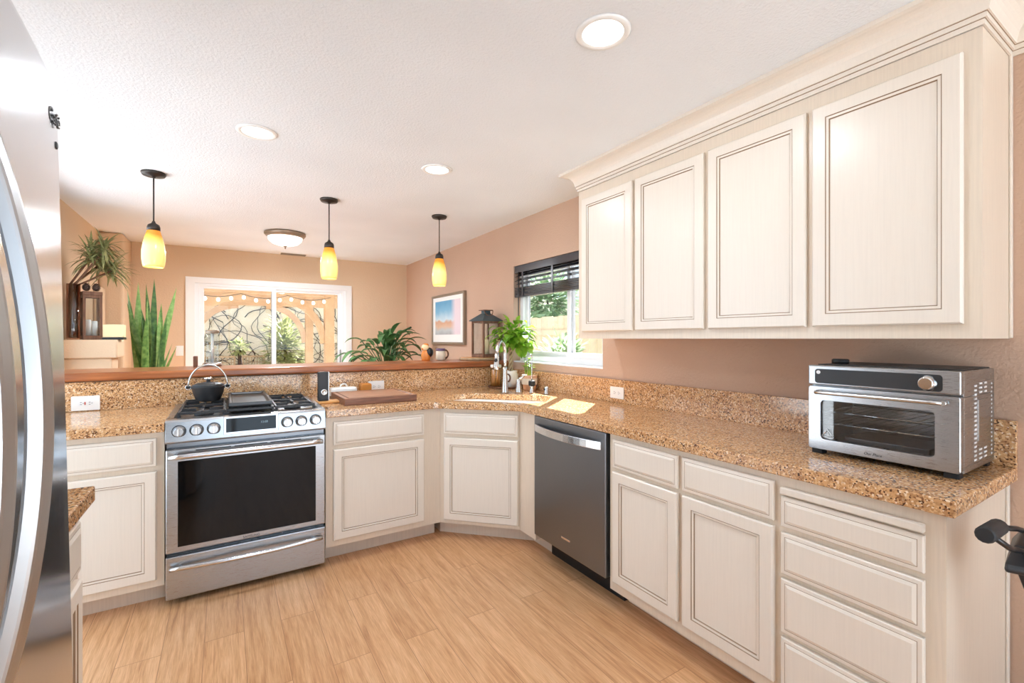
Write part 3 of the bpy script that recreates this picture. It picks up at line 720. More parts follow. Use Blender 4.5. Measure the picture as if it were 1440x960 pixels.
for x in (-0.19, -0.14):
    for z in (0.962, 0.9755, 0.989, 1.170, 1.1835, 1.197): b.box(x, TY0-0.0012, z, x+0.026, TY0+0.002, z+0.006)
b.build('side_vents', 'inkl', t)
b = MB(org); b.box(-0.20, TY0-0.0016, 1.02, -0.10, TY0+0.001, 1.15); b.build('side_label', 'steel', t, bevel=0.001)
for x in (TX0+0.03, TX1-0.03):
    for y in (TY0+0.025, TY1-0.025): b = MB(org); b.box(x-0.018, y-0.018, CT+0.0003, x+0.018, y+0.018, 0.9365); b.build('foot', 'rubber', t, bevel=0.002)
b = MB((-0.21, 0.835, 1.2465)); b.lathe([(0.028, 0.0), (0.028, 0.014), (0.024, 0.017), (0.004, 0.017)], (-0.21, 0.825, 1.2468), 18)
tag(b.build('lid_cap', 'iron'), 'small round black cap lying on top of the toaster oven', 'cap')

# ------------------------------------------------------------------ counter things left of the sink
org = (-1.32, 3.215, CT); t = thing('cutting_board', 'thick walnut cutting board on the granite right of the range', 'cutting board', org)
def brd(i, z): return [(-1.568+i, 2.985+i, z), (-1.10-i, 2.985+i, z), (-1.10-i, 3.43-i, z), (-1.568+i, 3.43-i, z)]
b = MB(org); b.rings([brd(0.002, CT+0.0003), brd(0, CT+0.003), brd(0, CT+0.043), brd(0.003, CT+0.045)], caps=(True, False))
b.rings([brd(0.003, CT+0.045), brd(0.022, CT+0.045), brd(0.026, CT+0.041), brd(0.031, CT+0.041), brd(0.035, CT+0.045)], 1, caps=(False, True), mats=[1, 0, 0, 0, 1][:4]+[1])
b.build('slab', ['board', 'boardt'], t, recalc=True)
org = (-1.648, 3.12, CT); t = thing('kitchen_timer', 'tall black device with a round dial on a bamboo base beside the range', 'device', (-1.655, 3.20, CT)); org = (-1.655, 3.20, CT)
b = MB(org); b.box(-1.697, 3.15, CT+0.0003, -1.55, 3.25, CT+0.017); b.build('base', 'bamboo', t, bevel=0.006)
b = MB(org); b.box(-1.692, 3.175, CT+0.0175, -1.632, 3.215, CT+0.205); b.build('body', 'iron', t, bevel=0.003)
b = MB(org); b.box(-1.631, 3.176, CT+0.0175, -1.626, 3.214, CT+0.205); b.build('edge_strip', 'nickel', t, bevel=0.001)
b = MB(org); b.lathe([(0.020, 0), (0.020, -0.012), (0.015, -0.015), (0.012, -0.012), (0.003, -0.012)], (-1.658, 3.176, CT+0.075), 22, axis='y'); b.build('dial', 'nickel', t)
org = (-1.47, 3.495, CT); t = thing('butter_dish', 'white lidded butter dish behind the cutting board', 'butter dish', org)
b = MB(org); b.rings([[(x, y, z) for x, y in rrect(-1.47, 3.495, L, D, 0.03, 0)] for L, D, z in ((0.18, 0.09, CT+0.0003), (0.215, 0.100, CT+0.010), (0.22, 0.105, CT+0.014), (0.205, 0.098, CT+0.013), (0.18, 0.09, CT+0.008))], smooth=False); b.build('dish', 'ceramic', t)
b = MB(org); b.rings([[(x, y, z) for x, y in rrect(-1.47, 3.495, L, D, 0.02, 0)] for L, D, z in ((0.185, 0.09, CT+0.015), (0.18, 0.085, CT+0.06), (0.17, 0.075, CT+0.068), (0.13, 0.045, CT+0.071))]); ld = b.build('lid', 'ceramic', t)
b = MB(org); b.tube([(-1.47+0.024*math.cos(a), 3.49, CT+0.068+0.024*math.sin(a)) for a in [PI*i/10 for i in range(11)]], 0.006, 8); b.build('lid_handle', 'ceramic', ld)
b = MB((-1.325, 3.505, CT)); b.box(-1.352, 3.463, CT+0.0003, -1.272, 3.54, CT+0.088)
tag(b.build('soap_block', 'amber', bevel=0.012, seg=3), 'amber coloured square block standing behind the cutting board', 'block')

def outlet(name, label, mtx, w, h, n_gang, org):
    t = thing(name, label, 'outlet', org)
    def xf(u, v, z): return tuple(mtx @ Vector((u, z, v)))
    b = MB(org, xf); b.rings([[(x, v, y) for x, y in rrect(0, 0, w-2*i, h-2*i, 0.004, 0, 3)] for i, v in ((0, 0.0005), (0, 0.004), (0.002, 0.006))]); pl = b.build('cover_plate', 'plate', t)
    for cx in (-0.019, 0.019):
        b = MB(org, xf); b.rings([[(x, v, y) for x, y in rrect(cx, 0, 0.032, 0.030, 0.010, 0, 4)] for v in (0.0055, 0.0075)]); b.build('receptacle', 'white', pl)
        b = MB(org, xf)
        for dx in (-0.006, 0.006): b.box(cx-0.005, 0.0072, dx-0.0012, cx+0.003, 0.0082, dx+0.0012)
        b.lathe([(0.0022, 0.0072), (0.0022, 0.0082)], (cx+0.009, 0, 0), 8, axis='y')
        b.build('slots', 'ink', pl)
    return t, pl, xf
t, pl, xf = outlet('wall_outlet', 'white horizontal outlet plate with test buttons on the granite left of the range', FACE_MY((-2.887, 3.569, 0.967)), 0.126, 0.084, 1, (-2.887, 3.569, 0.967))
b = MB((-2.887, 3.569, 0.967), xf); b.box(-0.005, 0.006, -0.008, 0.000, 0.0088, 0.008); b.build('test_button', 'red', pl)
outlet('wall_outlet', 'white outlet plate on the granite behind the cutting board', FACE_MY((-1.212, 3.569, 0.972)), 0.122, 0.086, 1, (-1.212, 3.569, 0.972))
outlet('wall_outlet', 'white outlet plate on the granite splash right of the sink window', FACE_MX((-0.0225, 2.19, 0.987)), 0.122, 0.076, 1, (-0.0225, 2.19, 0.987))
t = thing('light_switch', 'white light switch on the back wall beside the patio door', 'switch', (-2.636, YB, 1.205)); org = (-2.636, YB, 1.205)
b = MB(org); b.box(-2.671, YB-0.006, 1.148, -2.601, YB-0.0005, 1.262); b.build('cover_plate', 'plate', t, bevel=0.003)
b = MB(org); b.box(-2.652, YB-0.010, 1.172, -2.62, YB-0.0062, 1.238); b.build('rocker', 'white', t, bevel=0.002)

# ------------------------------------------------------------------ faucet group
org = (-0.352, 3.068, CT); t = thing('kitchen_faucet', 'tall brushed nickel gooseneck faucet behind the sink', 'faucet', org)
b = MB(org); b.lathe([(0.030, 0.0003), (0.030, 0.006), (0.026, 0.02), (0.021, 0.10), (0.0165, 0.18), (0.0155, 0.20)], org, 22); b.build('body', 'nickel', t)
dv = Vector((-0.78, -0.62, 0)).normalized(); pts = []
for i in range(4): pts.append(Vector(org)+Vector((0, 0, 0.20+0.035*i)))
R = 0.085
for i in range(1, 15):
    a = PI*i/14*0.97; pts.append(Vector(org)+dv*(R-R*math.cos(a))+Vector((0, 0, 0.305+R*1.1*math.sin(a))))
b = MB(org); b.tube(pts, 0.0135, 14); b.build('spout', 'nickel', t)
e = pts[-1]; dn = (pts[-1]-pts[-2]).normalized()
b = MB(org); b.tube([e-dn*0.002, e+dn*0.03, e+dn*0.065, e+dn*0.10, e+dn*0.125], [0.015, 0.017, 0.018, 0.021, 0.022], 16); sp = b.build('spray_head', 'nickel', t)
b = MB(org); q = e+dn*0.06+dv*(-0.0)+Vector((0.62, -0.78, 0))*0.016*-1; b.sphere(tuple(e+dn*0.055+dv*0.012), 0.013, 0, 12, 8, 1.3); b.build('spray_button', 'rubber', sp)
org = (-0.262, 3.012, CT); t = thing('faucet_lever', 'short nickel lever handle next to the gooseneck faucet', 'faucet handle', org)
b = MB(org); b.lathe([(0.028, 0.0003), (0.027, 0.008), (0.021, 0.05), (0.020, 0.085), (0.0195, 0.10), (0.012, 0.112)], org, 20); b.build('base', 'nickel', t)
b = MB(org); b.tube([(org[0]-0.004, org[1], org[2]+0.095), (org[0]+0.012, org[1]-0.018, org[2]+0.118), (org[0]+0.03, org[1]-0.04, org[2]+0.135)], [0.012, 0.009, 0.006], 12); b.build('lever', 'nickel', t)
org = (-0.19, 2.935, CT); t = thing('filter_tap', 'slim grey filtered water tap with square dark base right of the faucet', 'tap', org)
b = MB(org); b.lathe([(0.022, 0.0003), (0.021, 0.01), (0.016, 0.018), (0.0165, 0.05), (0.018, 0.055)], org, 18); b.build('base', 'nickel', t)
b = MB(org); b.box(org[0]-0.021, org[1]-0.021, org[2]+0.0555, org[0]+0.021, org[1]+0.021, org[2]+0.098); b.build('head', 'rubber', t, bevel=0.008, seg=3)
b = MB(org); pts = [(org[0], org[1], org[2]+0.098+0.03*i) for i in range(7)]
for i in range(1, 8):
    a = PI*i/8; pts.append((org[0]-0.025*(1-math.cos(a))*0.8, org[1]-0.025*(1-math.cos(a))*0.6, org[2]+0.278+0.022*math.sin(a)))
b.tube(pts, 0.0045, 10); b.build('spout', 'nickel', t)
org = (-0.125, 2.83, CT); t = thing('air_gap_cap', 'short nickel cylinder cap on the counter right of the taps', 'cap', org)
b = MB(org); b.lathe([(0.022, 0.0003), (0.022, 0.006), (0.019, 0.010), (0.019, 0.045), (0.016, 0.055), (0.004, 0.057)], org, 18); b.build('cylinder', 'nickel', t)
b = MB(org); b.box(org[0]-0.024, org[1]-0.006, org[2]+0.030, org[0]-0.018, org[1]+0.006, org[2]+0.044); b.build('outlet_slot', 'rubber', t)

# corner things behind the faucet
TRC = (-0.165, 3.40)
b = MB((TRC[0], TRC[1], CT)); b.lathe([(0.12, 0.0003), (0.128, 0.004), (0.132, 0.016), (0.127, 0.016), (0.122, 0.006), (0.01, 0.006)], (TRC[0], TRC[1], CT), 28, sx=1.0, sy=1.15)
tag(b.build('round_tray', 'twood'), 'round dark wooden tray under the jar and plant in the sink corner', 'tray')
org = (-0.225, 3.43, CT+0.0066); t = thing('glass_jar', 'tall amber glass jar of wooden utensils behind the faucet', 'jar', org)
b = MB(org); b.lathe([(0.045, 0.0), (0.050, 0.006), (0.050, 0.15), (0.044, 0.165), (0.042, 0.165), (0.047, 0.148), (0.047, 0.008), (0.01, 0.006)], org, 22); b.build('body', 'jar', t)
b = MB(org); b.lathe([(0.046, 0.166), (0.048, 0.170), (0.048, 0.188), (0.044, 0.192), (0.005, 0.192)], org, 22); b.build('lid', 'ceramic', t)
b = MB(org)
for i in range(7):
    a = 2*PI*i/7; b.tube([(org[0]+0.026*math.cos(a), org[1]+0.026*math.sin(a), org[2]+0.01), (org[0]+0.030*math.cos(a+0.3), org[1]+0.030*math.sin(a+0.3), org[2]+0.145)], 0.010, 8)
b.build('contents', 'bamboo', t)
def leaves_ball(b, c, R, n, L, W, m=0, zmin=-1, sq=1.0, droop=0.8, seed=1, up=0.2):
    rnd = random.Random(seed)
    for i in range(n):
        z = rnd.uniform(zmin, 1); a = rnd.uniform(0, 2*PI); r = math.sqrt(max(0, 1-z*z)); k = rnd.uniform(0.15, 0.85)
        d = Vector((r*math.cos(a), r*math.sin(a), z*0.7+up))
        p = Vector(c)+Vector((r*math.cos(a)*R*k, r*math.sin(a)*R*k, z*R*sq*k))
        b.leaf(p, d, L*rnd.uniform(0.7, 1.25), W*rnd.uniform(0.8, 1.2), droop*rnd.uniform(0.5, 1.4), m, 5, None, 0.12, 0.25)
org = (-0.135, 3.335, CT+0.0066); t = thing('potted_braided_tree', 'leafy plant with braided trunk in a white ring-patterned pot by the sink', 'plant', org)
b = MB(org); b.lathe([(0.040, 0.0), (0.055, 0.01), (0.068, 0.06), (0.066, 0.10), (0.052, 0.135), (0.054, 0.142), (0.049, 0.142), (0.047, 0.132), (0.01, 0.128)], org, 26); pt = b.build('pot', 'ceramic', t)
b = MB(org); q = Vector((-0.84, -0.54, 0)).normalized(); s_ = Vector((0.54, -0.84, 0)).normalized()
b.tube([Vector(org)+q*(0.066)+s_*0.028*math.cos(a)+Vector((0, 0, 0.085+0.032*math.sin(a))) for a in [2*PI*i/20 for i in range(21)]], 0.007, 8); b.build('ring_motif', 'twood', pt)
b = MB(org)
for k in range(3):
    b.tube([(org[0]+0.013*math.cos(2*PI*k/3+i*0.9), org[1]+0.013*math.sin(2*PI*k/3+i*0.9), org[2]+0.125+0.02*i) for i in range(12)], 0.008, 8)
b.build('trunk', 'stem', t)
b = MB(org); leaves_ball(b, (org[0]-0.02, org[1]-0.08, org[2]+0.42), 0.20, 210, 0.085, 0.055, 0, -0.9, 0.85, 2.2, 3); b.build('foliage', 'leafy', t)
org = (-0.09, 3.115, CT); t = thing('potted_succulent', 'small sprouting plant in a tan and cream pot under the window', 'plant', org)
b = MB(org); b.lathe([(0.050, 0.0003), (0.056, 0.01), (0.066, 0.09), (0.072, 0.125), (0.066, 0.125), (0.060, 0.112), (0.01, 0.110)], org, 26, sx=0.9, sy=1.0); b.build('pot', 'terra', t)
b = MB(org); b.lathe([(0.0672, 0.05), (0.0700, 0.075), (0.0728, 0.1)], org, 26, sx=0.9, sy=1.0, caps=(False, False)); b.build('pot_band', 'potcream', t)
b = MB(org); rnd = random.Random(5)
for i in range(9):
    a = rnd.uniform(0, 2*PI); h = rnd.uniform(0.07, 0.17); x = org[0]+0.03*math.cos(a); y = org[1]+0.03*math.sin(a)
    b.tube([(x, y, org[2]+0.10), (x+0.01*math.cos(a), y+0.015*math.sin(a), org[2]+0.11+h)], 0.0025, 6)
    for k in range(5):
        aa = rnd.uniform(0, 2*PI); b.leaf((x+0.01*math.cos(a), y+0.015*math.sin(a), org[2]+0.10+h), (math.cos(aa), math.sin(aa), 0.7), 0.045, 0.016, 0.8, 0, 4)
b.build('sprouts', 'leafy', t)
b = MB((-0.012, 3.30, 1.073)); 

# ------------------------------------------------------------------ blind
org = (0.03, 2.925, 1.985); t = thing('window_blind', 'dark slatted blind raised at the top of the sink window', 'blind', org)
b = MB(org); b.box(0.004, WY0+0.006, 1.925, 0.062, WY1-0.006, 1.988); b.build('headrail', 'slat', t, bevel=0.003)
for z, tl in ((1.905, 0.016), (1.868, 0.016), (1.832, 0.014)):
    b = MB(org); b.prism([(0.006, z-tl), (0.060, z+tl), (0.060, z+tl+0.003), (0.006, z-tl+0.003)], 'y', WY0+0.008, WY1-0.008); b.build('slat', 'slat', t)
for i in range(5):
    b = MB(org); z = 1.732+i*0.0135; b.box(0.008, WY0+0.008, z, 0.060, WY1-0.008, z+0.010); b.build('slat', 'slat', t, bevel=0.001)
b = MB(org); b.box(0.006, WY0+0.007, 1.708, 0.062, WY1-0.007, 1.730); b.build('bottom_rail', 'slat', t, bevel=0.003)
for y in (2.50, 2.93, 3.36):
    b = MB(org); b.box(0.0, y-0.012, 1.708, 0.004, y+0.012, 1.925); b.build('ladder_tape', 'slat', t)
b = MB(org); b.tube([(-0.004, 3.415, 1.93), (-0.004, 3.415, 1.47)], 0.0045, 8); b.build('tilt_wand', 'black', t)

# ------------------------------------------------------------------ picture
org = (-0.02, 4.90, 1.566); t = thing('framed_picture', 'framed watercolour picture with a white mat on the right wall', 'picture', org)
y0, y1, z0, z1 = 4.45, 5.35, 1.274, 1.858
b = MB(org); rs = [rect(0, y1-y0, z0, z1, i, v) for i, v in ((0, 0.001), (0, 0.034), (0.004, 0.038), (0.024, 0.036), (0.028, 0.026))]
b.xf = XR(0, y1); b.rings(rs, caps=(True, False)); b.build('frame', 'bronzel', t)
b = MB(org, XR(0, y1)); b.rings([rect(0.0, y1-y0, z0, z1, i, v) for i, v in ((0.027, 0.004), (0.027, 0.025))]); b.build('mat', 'plate', t)
def art_mat():
    k = NT('watercolour'); g = k.n('ShaderNodeNewGeometry'); sp = k.n('ShaderNodeSeparateXYZ'); k.l(g.outputs['Position'], sp.inputs[0])
    nz = k.noise(k.coords(), 9, 5); 
    ad = k.n('ShaderNodeMath', operation='MULTIPLY_ADD'); ad.inputs[1].default_value = 0.10; k.l(nz.outputs['Fac'], ad.inputs[0]); k.l(sp.outputs['Z'], ad.inputs[2])
    mr = k.n('ShaderNodeMapRange'); mr.inputs['From Min'].default_value = 1.40; mr.inputs['From Max'].default_value = 1.82; k.l(ad.outputs[0], mr.inputs['Value'])
    c = k.ramp(mr.outputs[0], [(0.0, (150, 150, 152)), (0.2, (188, 192, 192)), (0.32, (214, 178, 150)), (0.44, (206, 158, 128)), (0.5, (196, 214, 222)), (0.75, (124, 176, 204)), (1.0, (96, 156, 192))])
    mr2 = k.n('ShaderNodeMapRange'); mr2.inputs['From Min'].default_value = 4.68; mr2.inputs['From Max'].default_value = 4.80; k.l(sp.outputs['Y'], mr2.inputs['Value'])
    mx = k.n('ShaderNodeMix'); mx.data_type = 'RGBA'; k.l(mr2.outputs[0], mx.inputs[0]); mx.inputs[6].default_value = col4((224, 208, 214)); k.l(c, mx.inputs[7])
    k.l(mx.outputs[2], k.b.inputs['Base Color']); k.b.inputs['Roughness'].default_value = 0.6; return k.m
M['art'] = art_mat()
b = MB(org, XR(0, y1)); b.box(0.10, 0.0255, z0+0.115, y1-y0-0.10, 0.027, z1-0.075); b.build('artwork', 'art', t)

# ------------------------------------------------------------------ things on the bar
ZB = 1.1434
org = (-0.205, 3.80, ZB); t = thing('wood_slice', 'round bark-edged wood slice under the lantern on the bar', 'wood slice', org)
b = MB(org); b.lathe([(0.165, 0.0), (0.172, 0.004), (0.170, 0.020), (0.166, 0.023)], org, 30); b.build('bark', 'stem', t)
b = MB(org); b.lathe([(0.160, 0.0232), (0.158, 0.0245)], org, 30); b.build('top_face', 'bamboo', t)
def lantern(org, hw, H, label, rot, mats, candles, arch):
    t = thing('candle_lantern', label, 'lantern', org, rot=(0, 0, rot)); fm, rf = mats
    b = MB(); b.box(-hw-0.008, -hw-0.008, 0, hw+0.008, hw+0.008, 0.022); b.build('base', fm, t, bevel=0.003)
    for sx in (-1, 1):
        for sy in (-1, 1):
            b = MB(); b.box(sx*hw-0.008, sy*hw-0.008, 0.0222, sx*hw+0.008, sy*hw+0.008, H); b.build('post', fm, t)
    b = MB()
    for s in (-1, 1):
        b.box(-hw+0.008, s*hw-0.006, H-0.018, hw-0.008, s*hw+0.006, H-0.0002); b.box(s*hw-0.006, -hw+0.008, H-0.018, s*hw+0.006, hw-0.008, H-0.0002)
        b.box(-hw+0.008, s*hw-0.006, 0.0222, hw-0.008, s*hw+0.006, 0.032); b.box(s*hw-0.006, -hw+0.008, 0.0222, s*hw+0.006, hw-0.008, 0.032)
    b.build('rails', fm, t)
    if arch:
        b = MB(); sq = lambda r, z: [(-r, -r, z), (r, -r, z), (r, r, z), (-r, r, z)]
        b.rings([sq(hw+0.025, H), sq(hw+0.025, H+0.008), sq(hw*0.62, H+0.055), sq(hw*0.34, H+0.075), sq(hw*0.34, H+0.098)]); b.build('roof', rf, t)
        b = MB(); b.box(-hw*0.55, -hw*0.55, H+0.0982, hw*0.55, hw*0.55, H+0.106); b.build('roof_cap', fm, t, bevel=0.002)
        b = MB(); b.tube([(0.05*math.cos(a), -hw*0.45-0.03*math.sin(a)*0.6, H+0.104-0.055*abs(math.sin(a))) for a in [PI*i/14 for i in range(15)]], 0.004, 8); b.build('ring_handle', fm, t)
    else:
        b = MB(); b.box(-hw-0.010, -hw-0.010, H, hw+0.010, hw+0.010, H+0.03); b.build('roof', fm, t, bevel=0.003)
    b = MB()
    for s in (-1, 1):
        b.box(-hw+0.008, s*hw-0.001, 0.032, hw-0.008, s*hw+0.001, H-0.018); b.box(s*hw-0.001, -hw+0.008, 0.032, s*hw+0.001, hw-0.008, H-0.018)
    b.build('glass_panes', 'clear', t)
    for (x, y, r, h, mm) in candles:
        c0 = Vector(org)+Matrix.Rotation(rot, 3, 'Z') @ Vector((x, y, 0.0224))
        q = MB(tuple(c0)); q.lathe([(r, 0), (r, h-0.004), (r-0.004, h), (r*0.5, h-0.004), (0.003, h-0.004)], tuple(c0), 20)
        tt = q.build('pillar_candle', mm)
        yield tt, c0, r, h
for i, (o, c0, r, h) in enumerate(lantern((-0.135, 3.775, ZB+0.0247), 0.088, 0.335, 'tall wooden lantern with blue-grey metal roof on the bar', 0.12, ('twood', 'roof'), [(-0.0, -0.0, 0.034, 0.145, 'candle')], True)):
    tag(o, 'cream pillar candle inside the tall wooden lantern', 'candle')
    q = MB(o.location); q.tube([(c0.x, c0.y, c0.z+h-0.004), (c0.x, c0.y, c0.z+h+0.008)], 0.0012, 6); q.build('wick', 'ink', o)
# ceramic bird figurine and mug
org = (-0.655, 3.955, ZB); t = thing('bird_figurine', 'small orange and black ceramic bird figurine on the bar', 'figurine', org)
b = MB(org); b.lathe([(0.036, 0.0), (0.040, 0.01), (0.044, 0.045), (0.036, 0.08), (0.026, 0.095)], org, 20); b.build('body', 'orange', t)
b = MB(org); b.sphere((org[0]-0.008, org[1]-0.005, org[2]+0.118), 0.034, 0, 18, 10); hd = b.build('head', 'creambox', t)
b = MB(org); b.lathe([(0.006, 0), (0.012, 0.012), (0.003, 0.03)], (org[0]-0.035, org[1]-0.022, org[2]+0.106), 10, axis='y', sx=1); b.build('beak', 'orange', hd)
b = MB(org); b.sphere((org[0]+0.026, org[1]-0.010, org[2]+0.072), 0.040, 0, 16, 10, 1.15); b.build('wing', 'black', t)
b = MB(org); b.sphere((org[0]-0.004, org[1]-0.004, org[2]+0.136), 0.028, 0, 16, 8, 0.75); b.build('cap', 'orange', hd)
org = (-0.515, 3.95, ZB); t = thing('ceramic_mug', 'cream mug with purple rim and dark handle on the bar', 'mug', org)
b = MB(org); b.lathe([(0.040, 0.0), (0.044, 0.01), (0.042, 0.085), (0.038, 0.085), (0.038, 0.01), (0.005, 0.008)], org, 22); b.build('cup', 'potcream', t)
M['purple'] = plain('purple_glaze', (96, 72, 104), 0.3)
b = MB(org); b.lathe([(0.0425, 0.0855), (0.044, 0.090), (0.043, 0.108), (0.038, 0.108), (0.038, 0.0855)], org, 22, caps=(False, False)); b.build('rim', 'purple', t)
b = MB(org); b.tube([(org[0]+0.042+0.032*math.sin(a), org[1]-0.004, org[2]+0.055-0.038*math.cos(a)) for a in [PI*i/12 for i in range(13)]], 0.008, 8); b.build('handle', 'twood', t)
# glass hurricane and little block near the slider
org = (-2.28, 3.965, ZB); t = thing('glass_hurricane', 'clear glass cylinder lamp with dark top on the bar in front of the patio door', 'hurricane lamp', org)
b = MB(org); b.lathe([(0.055, 0.0), (0.060, 0.004), (0.060, 0.018), (0.050, 0.026), (0.006, 0.026)], org, 26); b.build('base', 'nickel', t)
b = MB(org); b.lathe([(0.044, 0.0265), (0.044, 0.235), (0.042, 0.235), (0.042, 0.0265)], org, 26, caps=(False, False)); b.build('cylinder', 'clear', t)
b = MB(org); b.lathe([(0.040, 0.2355), (0.042, 0.238), (0.042, 0.258), (0.038, 0.260), (0.005, 0.260)], org, 24); b.build('top_cap', 'bronzel', t)
b = MB(org); b.tube([(org[0], org[1], org[2]+0.0265), (org[0], org[1], org[2]+0.235)], 0.010, 10); b.build('centre_tube', 'ceramic', t)
b = MB((-2.375, 3.93, ZB)); b.box(-2.392, 3.90, ZB, -2.366, 3.95, ZB+0.075)
tag(b.build('wooden_block', 'twood', bevel=0.004), 'small brown wooden block on the bar beside the glass cylinder lamp', 'block')

# ------------------------------------------------------------------ ledge at the far left and what stands on it
org = (-3.08, 4.9, 1.1); b = MB(org); b.box(WL+0.001, 4.70, 1.19, -2.92, 5.00, 1.333); b.box(WL+0.001, 4.73, 0.0, -2.955, 4.97, 1.1895)
tag(b.build('mantel_ledge', 'wall', bevel=0.012, seg=3), 'tan stepped stucco ledge standing against the far left wall', 'ledge')
ZL = 1.3335
org = (-3.195, 4.80, ZL); t = thing('dracaena_vase', 'spiky dracaena cuttings in a tall smoky glass vase on the ledge', 'plant', org)
b = MB(org); b.lathe([(0.038, 0.0), (0.041, 0.006), (0.041, 0.43), (0.038, 0.43), (0.038, 0.012), (0.004, 0.010)], org, 22); b.build('vase', 'smoke', t)
b = MB(org); rnd = random.Random(4); heads = []
for k in range(4):
    a = 2*PI*k/4+0.5; tp = (org[0]+0.17+0.06*math.cos(a), org[1]-0.03+0.10*math.sin(a), org[2]+0.55+0.045*k); heads.append(tp)
    b.tube([(org[0]+0.02*math.cos(a), org[1]+0.02*math.sin(a), org[2]+0.015), (org[0]+0.022*math.cos(a), org[1]+0.02*math.sin(a), org[2]+0.42), tp], 0.008, 8)
b.build('canes', 'twood', t)
b = MB(org)
for tp in heads:
    for i in range(64):
        a = rnd.uniform(0, 2*PI); e = rnd.uniform(-0.7, 1.3)
        b.leaf((tp[0], tp[1], tp[2]+rnd.uniform(-0.05, 0.05)), (math.cos(a)*math.cos(e), math.sin(a)*math.cos(e), math.sin(e)), rnd.uniform(0.12, 0.20), 0.017, rnd.uniform(0.5, 1.6), 0, 5)
b.build('foliage', 'dracaena', t)
gen = lantern((-3.096, 4.82, ZL), 0.049, 0.345, 'dark framed lantern with two white candles on the ledge', 0.35, ('twood', 'twood'), [(-0.019, -0.004, 0.019, 0.135, 'candlew'), (0.021, 0.008, 0.018, 0.125, 'candlew')], False)
for i, (o, c0, r, h) in enumerate(gen):
    tag(o, ('larger' if i == 0 else 'smaller')+' white pillar candle inside the lantern on the ledge', 'candle', 'white candles in the ledge lantern')
for i, (x, lb) in enumerate(((-3.125, 'left pine cone on top of the ledge lantern'), (-3.066, 'right pine cone on top of the ledge lantern'))):
    org = (x, 4.82, ZL+0.3755); b = MB(org); rnd = random.Random(i)
    b.sphere((x, 4.82, org[2]+0.034), 0.024, 0, 10, 8, 1.2)
    for k in range(60):
        z = 0.006+0.056*k/60; r = 0.030*math.sin(PI*min(1, (0.15+0.8*k/60))); a = k*2.4
        b.leaf((x+r*0.5*math.cos(a), 4.82+r*0.5*math.sin(a), org[2]+z), (math.cos(a), math.sin(a), 0.35), 0.019, 0.013, -0.6, 0, 3, None, 0.2, 0.9)
    tag(b.build('pine_cone', 'cone', recalc=False), lb, 'pine cone', 'pine cones on the lantern')
org = (-2.955, 4.82, ZL); t = thing('candle_box', 'cream square candle holder on a black base at the end of the ledge', 'candle holder', org, rot=(0, 0, 0.0))
b = MB(org); b.box(-3.020, 4.755, ZL, -2.890, 4.885, ZL+0.018); b.build('base', 'black', t, bevel=0.002)
b = MB(org); b.box(-3.017, 4.758, ZL+0.0183, -2.893, 4.882, ZL+0.120); b.build('shade', 'creambox', t, bevel=0.004)

# ------------------------------------------------------------------ floor plants in the dining area
org = (-2.79, 5.40, 0); t = thing('snake_plant', 'tall upright snake plant beside the patio door', 'plant', org)
b = MB(org); b.lathe([(0.13, 0.0), (0.15, 0.01), (0.175, 0.66), (0.18, 0.70), (0.165, 0.70), (0.155, 0.64), (0.01, 0.63)], org, 28); b.build('planter', 'pottan', t)
b = MB(org); rnd = random.Random(11)
def blade(x, y, z, tipx, tipz, tipy, wd, m, sway):
    n = 12; prev = None; sa = rnd.uniform(-0.7, 0.7); sd = Vector((math.cos(sa), math.sin(sa), 0)); fd = Vector((-sd.y, sd.x, 0))
    for k in range(n+1):
        u = k/n; p = Vector((x+(tipx-x)*u**1.6+sway*math.sin(PI*u*1.3), y+(tipy-y)*u**1.4, z+(tipz-z)*u))
        ww = wd*(0.55+0.45*math.sin(PI*min(1, u*0.95)))*(1 if u < 0.72 else max(0.03, (1-((u-0.72)/0.28)**2)))
        cc = sd*math.cos(u*0.8)+fd*math.sin(u*0.8)
        a_ = b.add(p-cc*ww/2+fd*ww*0.15); c_ = b.add(p); e_ = b.add(p+cc*ww/2+fd*ww*0.15)
        if prev:
            b.face((prev[0], prev[1], c_, a_), m, True); b.face((prev[1], prev[2], e_, c_), m, True)
        prev = (a_, c_, e_)
tips = [(-2.965, 1.79), (-2.90, 1.86), (-2.865, 1.74), (-2.815, 1.84), (-2.80, 1.70), (-2.765, 1.90), (-2.73, 1.68), (-2.70, 1.60), (-2.835, 1.62), (-2.93, 1.66), (-2.615, 1.83), (-2.66, 1.55), (-2.88, 1.55), (-2.70, 1.42), (-2.91, 1.42), (-2.64, 1.30), (-2.60, 1.28), (-2.78, 1.35), (-2.72, 1.25), (-2.86, 1.28), (-2.67, 1.20), (-2.81, 1.60)]
for i, (tx, tz) in enumerate(tips):
    bx = -2.79+(tx+2.79)*0.45+rnd.uniform(-0.02, 0.02); by = 5.40+rnd.uniform(-0.09, 0.09)
    blade(bx, by, 0.64, tx, tz, by+rnd.uniform(-0.10, 0.06), rnd.uniform(0.044, 0.060) if tz > 1.45 else 0.03, i % 3, rnd.uniform(-0.03, 0.03))
b.build('leaves', ['snake', 'snake2', 'snake3'], t)
org = (-0.64, 5.25, 0); t = thing('leafy_floor_plant', 'dark drooping leafy plant in the far corner behind the bar', 'plant', org)
b = MB(org); b.lathe([(0.12, 0.0), (0.14, 0.01), (0.16, 0.93), (0.165, 0.96), (0.15, 0.96), (0.14, 0.92), (0.01, 0.91)], org, 26); b.build('planter', 'pottan', t)
b = MB(org); rnd = random.Random(21)
